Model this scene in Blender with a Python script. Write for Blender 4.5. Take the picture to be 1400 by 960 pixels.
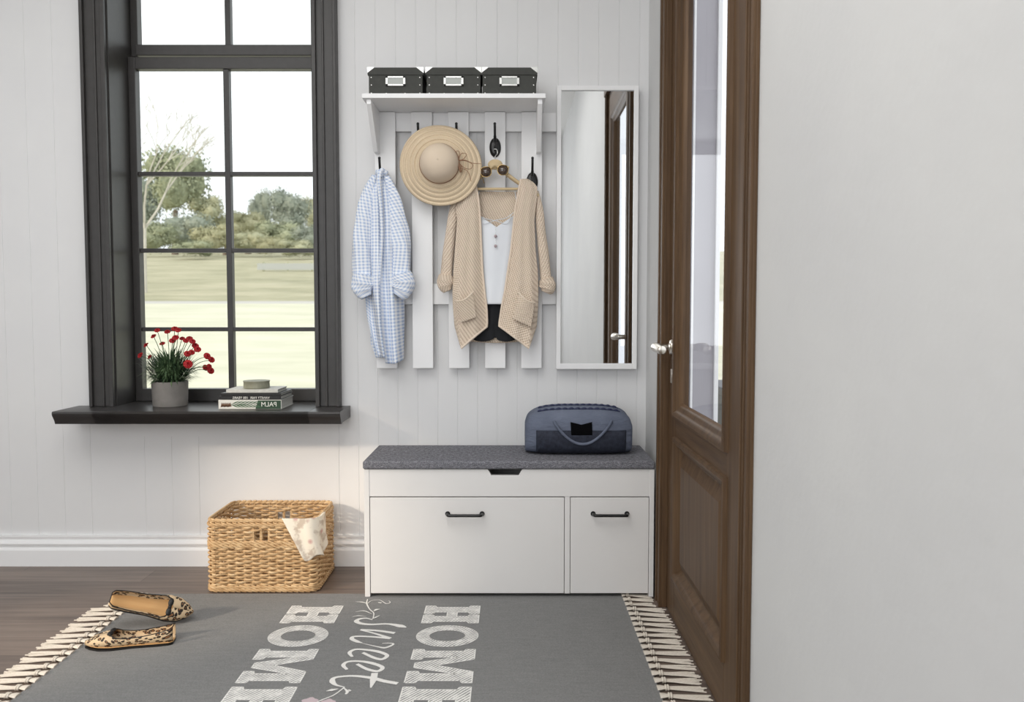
import bpy, bmesh, math, random
from mathutils import Vector, Matrix
PI = math.pi
random.seed(7)
SC = bpy.context.scene
COL = SC.collection
for o in list(bpy.data.objects): bpy.data.objects.remove(o)

# ------------------------------------------------------------ camera
F, TH, H = 1100.0, math.radians(3.0), 0.99
cam = bpy.data.cameras.new('camera'); cam_o = bpy.data.objects.new('camera', cam); COL.objects.link(cam_o)
cam.sensor_width = 36; cam.lens = 36*F/1400; cam.clip_start = .02; cam.clip_end = 400
cam_o.location = (0, 0, H); cam_o.rotation_euler = (PI/2-TH, 0, 0)
cam.dof.use_dof = True; cam.dof.focus_distance = 2.85; cam.dof.aperture_fstop = 4.5
SC.camera = cam_o
# ------------------------------------------------------------ world, sun, lamps
SC.view_settings.view_transform = 'Standard'; SC.view_settings.look = 'None'
SC.view_settings.gamma = 1; SC.view_settings.use_curve_mapping = False
SC.view_settings.exposure = 0.33
w = bpy.data.worlds.new('world'); SC.world = w; w.use_nodes = True
wn = w.node_tree; bg = wn.nodes['Background']
tc = wn.nodes.new('ShaderNodeTexCoord'); sep = wn.nodes.new('ShaderNodeSeparateXYZ'); rmp = wn.nodes.new('ShaderNodeValToRGB')
wn.links.new(tc.outputs['Generated'], sep.inputs[0]); wn.links.new(sep.outputs['Z'], rmp.inputs[0])
rmp.color_ramp.elements[0].color = (.86, .9, .95, 1); rmp.color_ramp.elements[0].position = 0
rmp.color_ramp.elements[1].color = (.95, .98, 1, 1); rmp.color_ramp.elements[1].position = .5
wn.links.new(rmp.outputs[0], bg.inputs[0]); bg.inputs[1].default_value = 1.25
def light(name, typ, loc, rot, energy, col, **kw):
    l = bpy.data.lights.new(name, typ); l.energy = energy; l.color = col
    for k, v in kw.items(): setattr(l, k, v)
    o = bpy.data.objects.new(name, l); COL.objects.link(o); o.location = loc; o.rotation_euler = rot
    return o
sd = Vector((2.9, 2.2, -1.5)).normalized()
sun = light('sun', 'SUN', (-4, -3, 5), sd.to_track_quat('-Z', 'Y').to_euler(), 1.7, (1, .84, .66), angle=math.radians(4.5))
# unseen area lights added to fill the room, from behind the viewer and overhead
light('rear_fill_light', 'AREA', (-1.5, -2.45, 1.6), (math.radians(90), 0, 0), 46, (.96, .98, 1), shape='RECTANGLE', size=2.8, size_y=2.0)
light('overhead_fill_light', 'AREA', (-1.0, .9, 2.70), (0, 0, 0), 34, (1, .985, .96), shape='RECTANGLE', size=2.2, size_y=2.0)

# ------------------------------------------------------------ helpers
def at(px, py, Y):
    u, v = (px-700)/F, (480-py)/F
    d = Vector((u, math.cos(TH)+v*math.sin(TH), -math.sin(TH)+v*math.cos(TH)))
    t = Y/d.y
    return Vector((d.x*t, Y, H+d.z*t))
def onz(px, py, Z=0):
    u, v = (px-700)/F, (480-py)/F
    d = Vector((u, math.cos(TH)+v*math.sin(TH), -math.sin(TH)+v*math.cos(TH)))
    t = (Z-H)/d.z
    return Vector((d.x*t, d.y*t, Z))
def lerp(a, b, t): return a+(b-a)*t
def interp(tab, v):
    if v <= tab[0][0]: return tab[0][1:]
    for a, b in zip(tab, tab[1:]):
        if v <= b[0]:
            t = (v-a[0])/(b[0]-a[0]); return tuple(lerp(p, q, t) for p, q in zip(a[1:], b[1:]))
    return tab[-1][1:]
def catmull(pts, n=6):
    pts = [Vector(p) for p in pts]; P = [pts[0]*2-pts[1]]+pts+[pts[-1]*2-pts[-2]]; out = []
    for i in range(1, len(P)-2):
        for k in range(n):
            t = k/n; a, b, c, d = P[i-1], P[i], P[i+1], P[i+2]
            out.append(.5*((2*b)+(c-a)*t+(2*a-5*b+4*c-d)*t*t+(3*b-a-3*c+d)*t**3))
    out.append(pts[-1]); return out

class MB:
    def __init__(s): s.v = []; s.f = []; s.mi = []; s.uv = {}; s.m = 0
    def add(s, vs, fs, uvs=None):
        b = len(s.v); s.v += [tuple(x) for x in vs]
        for f in fs:
            s.f.append(tuple(b+i for i in f)); s.mi.append(s.m)
        if uvs:
            for i, u in enumerate(uvs): s.uv[b+i] = u
        return s
    def box(s, x0, x1, y0, y1, z0, z1):
        vs = [(x, y, z) for x in (x0, x1) for y in (y0, y1) for z in (z0, z1)]
        return s.add(vs, [(0,1,3,2),(4,6,7,5),(0,4,5,1),(2,3,7,6),(0,2,6,4),(1,5,7,3)])
    def prism(s, poly, axis, a, b):          # poly of 2-D points, extruded along axis
        def mk(p, c):
            return {'x': (c, p[0], p[1]), 'y': (p[0], c, p[1]), 'z': (p[0], p[1], c)}[axis]
        n = len(poly); vs = [mk(p, a) for p in poly]+[mk(p, b) for p in poly]
        fs = [tuple(range(n)), tuple(range(2*n-1, n-1, -1))]+[(i, (i+1) % n, n+(i+1) % n, n+i) for i in range(n)]
        return s.add(vs, fs)
    def tube(s, pts, r, n=8, cap=True, closed=False, flat=1.0):
        pts = [Vector(p) for p in pts]; N = len(pts); rs = r if hasattr(r, '__len__') else [r]*N
        vs = []; uv = []; up = None; L = 0
        for i, p in enumerate(pts):
            a = pts[(i-1) % N] if (i > 0 or closed) else p; b = pts[(i+1) % N] if (i < N-1 or closed) else p
            t = (b-a).normalized() if (b-a).length > 1e-9 else Vector((0, 0, 1))
            if up is None: up = Vector((0, 0, 1)) if abs(t.z) < .9 else Vector((0, 1, 0))
            x = t.cross(up); x = x.normalized() if x.length > 1e-6 else Vector((1, 0, 0)); up = x.cross(t).normalized()
            if i: L += (p-pts[i-1]).length
            for k in range(n):
                an = 2*PI*k/n; vs.append(p+x*math.cos(an)*rs[i]+up*math.sin(an)*rs[i]*flat); uv.append((k/n*2*PI*rs[i], L))
        m = N if closed else N-1
        fs = [(i*n+k, i*n+(k+1) % n, ((i+1) % N)*n+(k+1) % n, ((i+1) % N)*n+k) for i in range(m) for k in range(n)]
        if cap and not closed: fs += [tuple(range(n-1, -1, -1)), tuple(range((N-1)*n, N*n))]
        return s.add(vs, fs, uv)
    def lathe(s, prof, c=(0, 0, 0), axis='z', n=32, fn=None):   # prof (r, h)
        vs = []; uv = []
        for i, (r, h) in enumerate(prof):
            for k in range(n):
                a = 2*PI*k/n; rr, hh = (fn(r, h, a) if fn else (r, h))
                p = (rr*math.cos(a), rr*math.sin(a), hh) if axis == 'z' else (rr*math.cos(a), hh, rr*math.sin(a)) if axis == 'y' else (hh, rr*math.cos(a), rr*math.sin(a))
                vs.append((p[0]+c[0], p[1]+c[1], p[2]+c[2])); uv.append((a*r, h+r))
        fs = [(i*n+k, i*n+(k+1) % n, (i+1)*n+(k+1) % n, (i+1)*n+k) for i in range(len(prof)-1) for k in range(n)]
        return s.add(vs, fs, uv)
    def grid(s, fn, nu, nv, uvfn=None):
        vs = [fn(i/nu, j/nv) for j in range(nv+1) for i in range(nu+1)]
        uv = [uvfn(i/nu, j/nv) for j in range(nv+1) for i in range(nu+1)] if uvfn else None
        fs = [(j*(nu+1)+i, j*(nu+1)+i+1, (j+1)*(nu+1)+i+1, (j+1)*(nu+1)+i) for j in range(nv) for i in range(nu)]
        return s.add(vs, fs, uv)
    def ball(s, c, r, n=10, sc=(1, 1, 1)):
        prof = [(math.sin(PI*i/n)*r+1e-5, -math.cos(PI*i/n)*r) for i in range(n+1)]
        b = len(s.v); s.lathe(prof, (0, 0, 0), 'z', n+2)
        for i in range(b, len(s.v)):
            v = s.v[i]; s.v[i] = (v[0]*sc[0]+c[0], v[1]*sc[1]+c[1], v[2]*sc[2]+c[2])
        return s
    def xf(s, M, b=0):
        for i in range(b, len(s.v)): s.v[i] = tuple(M @ Vector(s.v[i]))
        return s
    def mesh(s, name, mats, smooth=35, recalc=True):
        me = bpy.data.meshes.new(name); me.from_pydata(s.v, [], s.f)
        for m in mats: me.materials.append(m)
        if len(mats) > 1: me.polygons.foreach_set('material_index', s.mi)
        ul = me.uv_layers.new(name='UVMap')
        if s.uv:
            for l in me.loops:
                if l.vertex_index in s.uv: ul.data[l.index].uv = s.uv[l.vertex_index]
        if recalc:
            bm = bmesh.new(); bm.from_mesh(me); bmesh.ops.recalc_face_normals(bm, faces=bm.faces); bm.to_mesh(me); bm.free()
        if smooth:
            me.polygons.foreach_set('use_smooth', [True]*len(me.polygons)); me.set_sharp_from_angle(angle=math.radians(smooth))
        return me
    def build(s, name, mat, parent=None, bevel=0, solid=0, subsurf=0, smooth=35, off=0):
        mats = mat if isinstance(mat, (list, tuple)) else [mat]
        o = bpy.data.objects.new(name, s.mesh(name, mats, smooth, recalc=not solid)); COL.objects.link(o)
        if parent: o.parent = parent; o.location = -parent.location if parent.type == 'EMPTY' else (0, 0, 0)
        if subsurf: m = o.modifiers.new('sub', 'SUBSURF'); m.levels = m.render_levels = subsurf
        if solid: m = o.modifiers.new('sol', 'SOLIDIFY'); m.thickness = solid; m.offset = off
        if bevel: m = o.modifiers.new('bev', 'BEVEL'); m.width = bevel; m.segments = 2; m.limit_method = 'ANGLE'
        return o
def tag(o, label=None, cat=None, group=None, kind=None):
    for k, v in (('label', label), ('category', cat), ('group', group), ('kind', kind)):
        if v: o[k] = v
    return o
def thing(name, loc, label, cat, group=None, kind=None):
    o = bpy.data.objects.new(name, None); COL.objects.link(o); o.location = loc; o.empty_display_size = .05
    return tag(o, label, cat, group, kind)
def dup(root, dl=(0, 0, 0), rotz=None):
    r = root.copy(); COL.objects.link(r); r.location = root.location+Vector(dl)
    if rotz is not None: r.rotation_euler = (0, 0, rotz)
    for ch in list(root.children):
        c = ch.copy(); COL.objects.link(c); c.parent = r
        for g in list(ch.children):
            d = g.copy(); COL.objects.link(d); d.parent = c
    return r

# ------------------------------------------------------------ materials
def lin(c):
    if isinstance(c, str): c = tuple(int(c[i:i+2], 16) for i in (0, 2, 4))
    return tuple(((x/255)/12.92 if x/255 <= .04045 else ((x/255+.055)/1.055)**2.4) for x in c)+(1,)
class M:
    def __init__(s, name, col, rough=.5, metal=0, spec=.5, **kw):
        s.m = bpy.data.materials.new(name); s.m.use_nodes = True; s.t = s.m.node_tree; s.b = s.t.nodes['Principled BSDF']
        s.b.inputs['Base Color'].default_value = lin(col); s.b.inputs['Roughness'].default_value = rough
        s.b.inputs['Metallic'].default_value = metal; s.b.inputs['Specular IOR Level'].default_value = spec
        for k, v in kw.items(): s.b.inputs[k.replace('_', ' ')].default_value = v
    def n(s, typ, **kw):
        x = s.t.nodes.new('ShaderNode'+typ)
        for k, v in kw.items():
            if k in x.inputs: x.inputs[k].default_value = v
            else: setattr(x, k, v)
        return x
    def l(s, a, b): s.t.links.new(a, b)
    def coord(s, kind='Object', scale=(1, 1, 1), rot=(0, 0, 0)):
        c = s.n('TexCoord'); mp = s.n('Mapping'); mp.inputs['Scale'].default_value = scale; mp.inputs['Rotation'].default_value = rot
        s.l(c.outputs[kind], mp.inputs[0]); return mp.outputs[0]
    def noise(s, vec, scale=5, detail=4, rough=.5):
        x = s.n('TexNoise'); x.inputs['Scale'].default_value = scale; x.inputs['Detail'].default_value = detail; x.inputs['Roughness'].default_value = rough
        s.l(vec, x.inputs['Vector']); return x.outputs['Fac']
    def ramp(s, fac, stops):
        r = s.n('ValToRGB'); e = r.color_ramp.elements
        while len(e) < len(stops): e.new(.5)
        for el, (p, c) in zip(e, stops): el.position = p; el.color = lin(c) if not isinstance(c, float) else (c, c, c, 1)
        s.l(fac, r.inputs[0]); return r.outputs[0]
    def color(s, out): s.l(out, s.b.inputs['Base Color'])
    def bump(s, out, strength=.3, dist=.002):
        b = s.n('Bump'); b.inputs['Strength'].default_value = strength; b.inputs['Distance'].default_value = dist
        s.l(out, b.inputs['Height']); s.l(b.outputs[0], s.b.inputs['Normal'])
    def math(s, op, a, b=None):
        x = s.n('Math', operation=op)
        for i, v in enumerate((a, b)):
            if v is None: continue
            if isinstance(v, (int, float)): x.inputs[i].default_value = v
            else: s.l(v, x.inputs[i])
        return x.outputs[0]
    def mix(s, fac, a, b):
        x = s.n('Mix', data_type='RGBA')
        s.l(fac, x.inputs[0])
        for i, c in ((6, a), (7, b)):
            if isinstance(c, (tuple, str)): x.inputs[i].default_value = lin(c)
            else: s.l(c, x.inputs[i])
        return x.outputs[2]

def mottled(name, c1, c2, scale, rough=.6, bump=0, dist=.001, stretch=(1, 1, 1), **kw):
    m = M(name, c1, rough, **kw); f = m.noise(m.coord('Object', stretch), scale, 5, .6)
    m.color(m.ramp(f, [(.3, c1), (.7, c2)]))
    if bump: m.bump(f, bump, dist)
    return m.m
m_wall = mottled('painted_boards', (225, 225, 226), (229, 229, 229), 3, .55, .05)
m_plaster = M('plaster', (205, 205, 203), .8)
_f = m_plaster.noise(m_plaster.coord(), 26, 6, .62); m_plaster.color(m_plaster.ramp(m_plaster.noise(m_plaster.coord(), 2.5, 3), [(.3, (210, 210, 210)), (.7, (216, 216, 215))]))
m_plaster.bump(_f, .35, .004); m_plaster = m_plaster.m
m_ceil = M('ceiling_paint', (235, 235, 233), .9).m
m_white = mottled('white_lacquer', (241, 241, 242), (244, 244, 244), 2, .42)
m_bench = mottled('white_bench_laminate', (232, 230, 228), (236, 234, 232), 2, .38)
m_dark_frame = mottled('charcoal_window_paint', (54, 52, 51), (61, 59, 58), 30, .42, .04)
m_black = M('black_metal', (16, 16, 17), .3, .0).m
m_gap = M('shadow_gap_dark', (30, 29, 28), .7).m

def wood(name, c1, c2, c3, axis='z', sc=1.0, rough=.5):
    m = M(name, c1, rough, spec=.3)
    st = {'z': (22, 22, 1.0), 'y': (22, 1.0, 22), 'x': (1.0, 22, 22)}[axis]
    v = m.coord('Object', tuple(a*sc for a in st)); f = m.noise(v, 2.2, 8, .62)
    f2 = m.noise(v, 9, 3, .5); g = m.math('ADD', m.math('MULTIPLY', f, .75), m.math('MULTIPLY', f2, .25))
    m.color(m.ramp(g, [(.3, c1), (.5, c2), (.68, c3)])); m.bump(g, .12, .001); return m.m
m_door = wood('walnut_door', (68, 50, 34), (91, 69, 48), (107, 83, 59), 'z')
m_door_y = wood('walnut_door_rail', (68, 50, 34), (91, 69, 48), (107, 83, 59), 'y')
m_pine = wood('pale_hanger_wood', (196, 172, 132), (208, 186, 148), (218, 198, 162), 'x', .6, .5)

# floor: grey-brown planks along x
m = M('plank_floor', (120, 105, 95), .38)
br = m.n('TexBrick', offset=.37, squash=1.0); m.l(m.coord('Object', (1, 1, 1)), br.inputs['Vector'])
for k, v in (('Scale', 1), ('Mortar Size', .0018), ('Mortar Smooth', .2), ('Brick Width', 1.35), ('Row Height', .125), ('Bias', 0)): br.inputs[k].default_value = v
br.inputs['Color1'].default_value = (.25, .25, .25, 1); br.inputs['Color2'].default_value = (.75, .75, .75, 1); br.inputs['Mortar'].default_value = (0, 0, 0, 1)
g = m.noise(m.coord('Object', (1.2, 24, 24)), 2.0, 8, .6)
mx = m.math('ADD', m.math('MULTIPLY', g, .7), m.math('MULTIPLY', br.outputs['Color'], .3))
m.color(m.ramp(mx, [(.2, (62, 52, 46)), (.42, (104, 91, 83)), (.62, (130, 115, 105))])); m.bump(mx, .15, .001); m_floor = m.m

# glass that lets light straight through with a fresnel reflection
def glass_mat(name, tint=(1, 1, 1, 1), ior=1.45, extra=0.0):
    mt = bpy.data.materials.new(name); mt.use_nodes = True; t = mt.node_tree; t.nodes.clear()
    o = t.nodes.new('ShaderNodeOutputMaterial'); mixn = t.nodes.new('ShaderNodeMixShader'); tr = t.nodes.new('ShaderNodeBsdfTransparent')
    gl = t.nodes.new('ShaderNodeBsdfGlossy'); fr = t.nodes.new('ShaderNodeFresnel'); fr.inputs['IOR'].default_value = ior
    tr.inputs[0].default_value = tint; gl.inputs['Roughness'].default_value = 0.0
    ge = t.nodes.new('ShaderNodeNewGeometry'); ma = t.nodes.new('ShaderNodeMath'); ma.operation = 'SUBTRACT'; ma.inputs[0].default_value = 1.0
    mu = t.nodes.new('ShaderNodeMath'); mu.operation = 'MULTIPLY'
    t.links.new(ge.outputs['Backfacing'], ma.inputs[1]); t.links.new(ma.outputs[0], mu.inputs[0]); t.links.new(fr.outputs[0], mu.inputs[1])
    t.links.new(mu.outputs[0], mixn.inputs[0]); t.links.new(tr.outputs[0], mixn.inputs[1]); t.links.new(gl.outputs[0], mixn.inputs[2]); t.links.new(mixn.outputs[0], o.inputs[0])
    return mt
m_glass = glass_mat('window_glass', (.98, .99, .98, 1), 1.12)
m_glass_door = glass_mat('door_glass', (.97, .97, .98, 1), 1.11)
m_mirror = M('mirror_silver', (232, 234, 235), .012, 1.0).m

# ------------------------------------------------------------ room shell
WT = .055; WY = 3.07; XR = .513; CZ = 2.75; XL = -3.2; YB = -2.6
def struct(o): o['kind'] = 'structure'; return o
b = MB().box(XL-.2, XR+WT, YB-.2, WY+.2, -.12, 0)
struct(b.build('floor', m_floor))
b = MB().box(XL-.2, XR+WT, YB-.2, WY+.25, CZ, CZ+.15)
struct(b.build('ceiling', m_ceil))

def boards(mb, x0, x1, z0, z1, y=WY, pitch=.0762, phase=-.5124, th=.2, gw=.0018, gd=.0017):
    xs = [x0]; k = math.ceil((x0-phase)/pitch)
    prof = [(x0, y)]
    while phase+k*pitch < x1-.004:
        g = phase+k*pitch
        if g > x0+.004: prof += [(g-gw, y), (g-gw*.3, y+gd), (g+gw*.3, y+gd), (g+gw, y)]
        k += 1
    prof.append((x1, y))
    vs = [(p[0], p[1], z) for p in prof for z in (z0, z1)]; n = len(prof)
    fs = [(2*i, 2*i+2, 2*i+3, 2*i+1) for i in range(n-1)]
    b0 = len(vs); vs += [(x0, y+th, z0), (x0, y+th, z1), (x1, y+th, z0), (x1, y+th, z1)]
    fs += [(b0, b0+1, b0+3, b0+2), (0, 1, b0+1, b0), (2*n-2, b0+2, b0+3, 2*n-1),
           tuple([b0]+[2*i for i in range(n)]+[b0+2]), tuple([b0+1]+[2*i+1 for i in range(n)]+[b0+3])]
    mb.add(vs, fs)
OX0, OX1, OZ0, OZ1 = -1.515, -.735, .585, 2.36
wb = MB()
boards(wb, OX1, XR+WT, 0, CZ)
boards(wb, XL-.2, OX0, 0, CZ, pitch=.104, phase=-1.204)
boards(wb, OX0, -1.106, 0, .50, pitch=.104, phase=-1.204)
wb.box(OX0, -1.106, WY, WY+.2, .50, OZ0)
wb.box(-1.106, OX1, WY, WY+.2, 0, OZ0)
boards(wb, OX0, OX1, OZ1, CZ)
struct(wb.build('wall_back', m_wall, smooth=0))

# right wall with the door opening
DY0, DY1, DZ = 1.715, 2.66, 2.12
rw = MB()
rw.box(XR, XR+WT, DY1, WY+.2, 0, CZ); rw.box(XR, XR+WT, YB-.2, DY0, 0, CZ); rw.box(XR, XR+WT, DY0, DY1, DZ, CZ)
struct(rw.build('wall_right', m_plaster, smooth=0))
# left wall with a window opening for the low sun
lw = MB(); a0, a1, c0, c1 = .42, 1.5, .75, 1.95
lw.box(XL-.15, XL, YB-.2, a0, 0, CZ); lw.box(XL-.15, XL, a1, WY+.2, 0, CZ); lw.box(XL-.15, XL, a0, a1, 0, c0); lw.box(XL-.15, XL, a0, a1, c1, CZ)
struct(lw.build('wall_left', m_plaster, smooth=0))
fw = MB().box(XL-.2, XR+.2, YB-.15, YB, 0, CZ)
struct(fw.build('wall_front', m_plaster, smooth=0))
# exterior porch wall beyond the door
pw = MB().box(XR+WT, .786, 3.0701, 3.20, -.12, CZ)
struct(pw.build('trim_1', mottled('porch_render', (168, 165, 171), (176, 173, 179), 3, .8), smooth=0))
pt = MB().box(.655, .672, 3.045, 3.07, 0, CZ).box(.680, .688, 3.055, 3.07, 0, CZ).box(.770, .786, 3.055, 3.07, 0, CZ)
struct(pt.build('trim_2', m_white, bevel=.002, smooth=0))

# baseboard, profile in (y,z)
def base_prof(y): return [(y, 0), (y-.022, 0), (y-.022, .062), (y-.019, .068), (y-.014, .070), (y-.014, .076), (y-.019, .080), (y-.021, .088), (y-.016, .096), (y-.010, .098), (y-.010, .106), (y-.014, .110), (y-.014, .118), (y, .118)]
bb = MB().prism(base_prof(WY), 'x', XL, XR)
struct(bb.build('baseboard_back', m_white, smooth=25))

# ------------------------------------------------------------ window
win = thing('window_1', (-1.12, WY, OZ0), 'charcoal sash window with small panes in the back wall', 'window', kind='structure')
SY = 3.22
# casing
cs = MB()
def casing_piece(mb, x0, x1, z0, z1, inner):     # inner = side facing the opening (-1 left, +1 right)
    mb.box(x0, x1, WY-.03, WY+.001, z0, z1)
    a, bq = (x0, x0+.014) if inner < 0 else (x1-.014, x1)
    mb.box(a-.001, bq+.001, WY-.043, WY-.029, z0, z1)
    c, d = (x1-.012, x1) if inner < 0 else (x0, x0+.012)
    mb.box(c, d, WY-.045, WY-.029, z0, z1)
    e = x0+.036 if inner < 0 else x1-.044
    mb.box(e, e+.008, WY-.036, WY-.029, z0, z1)
casing_piece(cs, -.742, -.652, .62, 2.42, -1)
casing_piece(cs, -1.598, -1.508, .62, 2.42, 1)
cs.box(-1.60, -.65, WY-.032, WY, OZ1-.01, OZ1+.08)
cs.build('casing', m_dark_frame, win, bevel=.002, smooth=0)
fr = MB()      # frame lining the opening
fr.box(OX1-.012, OX1, WY-.02, SY+.07, .60, OZ1); fr.box(OX0, OX0+.012, WY-.02, SY+.07, .60, OZ1)
fr.box(OX0+.012, OX1-.012, WY-.02, SY+.07, OZ1-.012, OZ1)
fr.build('frame_lining', m_dark_frame, win, smooth=0)
def rz(row, y=SY): return at(400, row, y).z
gx0, gx1, mx0, mx1 = OX0+.04, OX1-.035, -1.133, -1.111
low = MB(); zb0, zb1 = .622, rz(531); zt0, zt1 = rz(96), rz(80)
low.box(OX0+.012, gx0, SY-.02, SY+.02, zb0, zt1); low.box(gx1, OX1-.012, SY-.02, SY+.02, zb0, zt1)
low.box(gx0, gx1, SY-.025, SY+.02, zb0, zb1); low.box(gx0, gx1, SY-.02, SY+.02, zt0, zt1)
low.build('lower_sash', m_dark_frame, win, bevel=.002, smooth=0)
bars = MB(); bars.box(mx0, mx1, SY-.014, SY+.016, zb1, zt0)
for r0, r1 in ((235.5, 241), (340, 345.5), (447.5, 453)): bars.box(gx0, gx1, SY-.012, SY+.016, rz(r1), rz(r0))
bars.build('glazing_bars', m_dark_frame, win, bevel=.0015, smooth=0)
upr = MB(); u0, u1 = rz(76.5), rz(62)
UY = SY+.03
upr.box(OX0+.012, gx0, UY-.02, UY+.02, u0, 2.348); upr.box(gx1, OX1-.012, UY-.02, UY+.02, u0, 2.348)
upr.box(gx0, gx1, UY-.04, UY+.02, u0, u1); upr.box(gx0, gx1, UY-.02, UY+.02, 2.30, 2.348)
upr.build('upper_sash', m_dark_frame, win, bevel=.002, smooth=0)
ub = MB().box(mx0, mx1, UY-.014, UY+.016, u1, 2.30); ub.build('glazing_bars', m_dark_frame, win, bevel=.0015, smooth=0)
g = MB().box(gx0, gx1, SY+.001, SY+.004, zb1, zt0); g.build('glass_pane', m_glass, win, smooth=0)
g = MB().box(gx0, gx1, UY+.001, UY+.004, u1, 2.30); g.build('glass_pane', m_glass, win, smooth=0)
sl = MB(); SF = 2.885
sl.prism([(SY+.08, .585), (2.93, .585), (2.92, .572), (2.905, .572), (2.90, .585), (2.892, .597), (SF+.002, .604), (SF, .612), (SF+.002, .618), (SF+.006, .620), (WY+.1, .621), (SY+.08, .621)], 'x', OX0+.0, OX1)
sl.prism([(WY, .575), (2.93, .575), (2.92, .572), (2.905, .572), (2.90, .585), (2.892, .597), (SF+.002, .604), (SF, .612), (SF+.002, .618), (SF+.006, .6195), (WY, .6195)], 'x', -1.66, -.620)
m_sill = mottled('charcoal_sill_gloss', (52, 50, 50), (59, 57, 57), 14, .3)
sl.build('sill', m_sill, win, smooth=25)

# ------------------------------------------------------------ door in the right wall
door = thing('door_1', (XR, 2.16, 0), 'dark walnut part-glazed door with raised lower panel', 'door', kind='structure')
def dbox(mb, y0, y1, z0, z1, x0, x1): mb.box(x0, x1, y0, y1, z0, z1)
def dcas(mb, y0, y1, z0, z1, inner, dx=0):
    dbox(mb, y0, y1, z0, z1, .494+dx, XR)
    n = 4; w = (y1-y0)
    for k, (a, c, d) in enumerate(((0, .16, .486), (.24, .34, .489), (.5, .62, .490), (.78, 1.0, .487))):
        ya, yb = (y0+a*w, y0+c*w) if inner > 0 else (y1-c*w, y1-a*w)
        dbox(mb, ya, yb, z0, z1, d+dx, .495+dx)
cs = MB(); dcas(cs, 2.622, 2.700, 0, DZ+.03, 1); dcas(cs, 1.692, 1.75, 0, DZ+.03, -1, .010)
cs.box(.492, XR, 1.692, 2.700, DZ-.0, DZ+.075)
cs.build('casing', m_door, door, bevel=.002, smooth=0)
jb = MB(); jb.box(XR, XR+WT, 2.635, DY1, 0, DZ); jb.box(XR, XR+WT, DY0, 1.732, 0, DZ); jb.box(XR, XR+WT, DY0, DY1, DZ-.02, DZ)
jb.build('jamb', m_door, door, smooth=0)
LX0, LX1 = .512, .552; ly0, ly1 = 1.736, 2.630; qy0, qy1 = 1.905, 2.500; gz0, gz1, pz0, pz1 = .66, 1.97, .145, .582
lf = MB(); dbox(lf, ly0, qy0, .006, DZ-.024, LX0, LX1); dbox(lf, qy1, ly1, .006, DZ-.024, LX0, LX1)
lf.build('stile', m_door, door, bevel=.001, smooth=0)
lf = MB(); dbox(lf, qy0, qy1, .006, pz0, LX0, LX1); dbox(lf, qy0, qy1, pz1, gz0, LX0, LX1); dbox(lf, qy0, qy1, gz1, DZ-.024, LX0, LX1)
lf.build('rail', m_door_y, door, bevel=.001, smooth=0)
def ring(mb, y0, y1, z0, z1, prof):     # prof: list of (inset, x)
    vs = []; 
    for d, x in prof: vs += [(x, y0+d, z0+d), (x, y1-d, z0+d), (x, y1-d, z1-d), (x, y0+d, z1-d)]
    fs = [(4*i+k, 4*i+(k+1) % 4, 4*i+4+(k+1) % 4, 4*i+4+k) for i in range(len(prof)-1) for k in range(4)]
    mb.add(vs, fs)
mo = MB(); ring(mo, qy0-.012, qy1+.012, gz0-.012, gz1+.012, [(0, LX0), (.002, .502), (.010, .499), (.018, .501), (.026, .508), (.032, .511), (.040, .514), (.047, .522), (.049, .53)])
mo.build('moulding', m_door, door, smooth=30)
g = MB(); dbox(g, qy0+.02, qy1-.02, gz0+.02, gz1-.02, .527, .531); g.build('glass_pane', m_glass_door, door, smooth=0)
pm = MB(); ring(pm, qy0-.008, qy1+.008, pz0-.008, pz1+.008, [(0, LX0), (.002, .503), (.010, .501), (.018, .504), (.026, .512), (.034, .522), (.040, .526)])
pm.build('moulding', m_door, door, smooth=30)
pn = MB(); ring(pn, qy0+.01, qy1-.01, pz0+.01, pz1-.01, [(0, .54), (.001, .526), (.028, .526), (.062, .513), (.072, .513)])
d = .072; y0, y1, z0, z1 = qy0+.01+d, qy1-.01-d, pz0+.01+d, pz1-.01-d
pn.add([(.513, y0, z0), (.513, y1, z0), (.513, y1, z1), (.513, y0, z1)], [(0, 1, 2, 3)])
pn.build('raised_panel', m_door, door, smooth=20)
m_nickel = M('brushed_nickel', (222, 216, 206), .3, 1.0).m
hz = .868; hy = 2.565
hd = MB().lathe([(.0001, -.0), (.024, 0), (.025, -.003), (.022, -.008), (.013, -.010), (.0115, -.014)], (LX0, hy, hz), 'x', 28)
hdl = hd.build('rosette', m_nickel, door)
lv = MB()
lv.tube(catmull([(LX0-.008, hy, hz), (LX0-.035, hy, hz), (LX0-.050, hy-.004, hz), (LX0-.058, hy-.02, hz+.001), (LX0-.058, hy-.06, hz+.001), (LX0-.055, hy-.105, hz-.003), (LX0-.052, hy-.12, hz-.005)], 5),
        [.0105]*8+[.012]*3+[.0135]*5+[.0150]*8+[.0145]*5+[.011, .006], 14, flat=1.0)
lv.build('lever', m_nickel, door, smooth=60)
kb = MB().box(LX0-.004, LX0, hy-.012, hy+.012, hz-.115, hz-.07); kb.build('keyhole_plate', m_nickel, door, bevel=.001)

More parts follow.
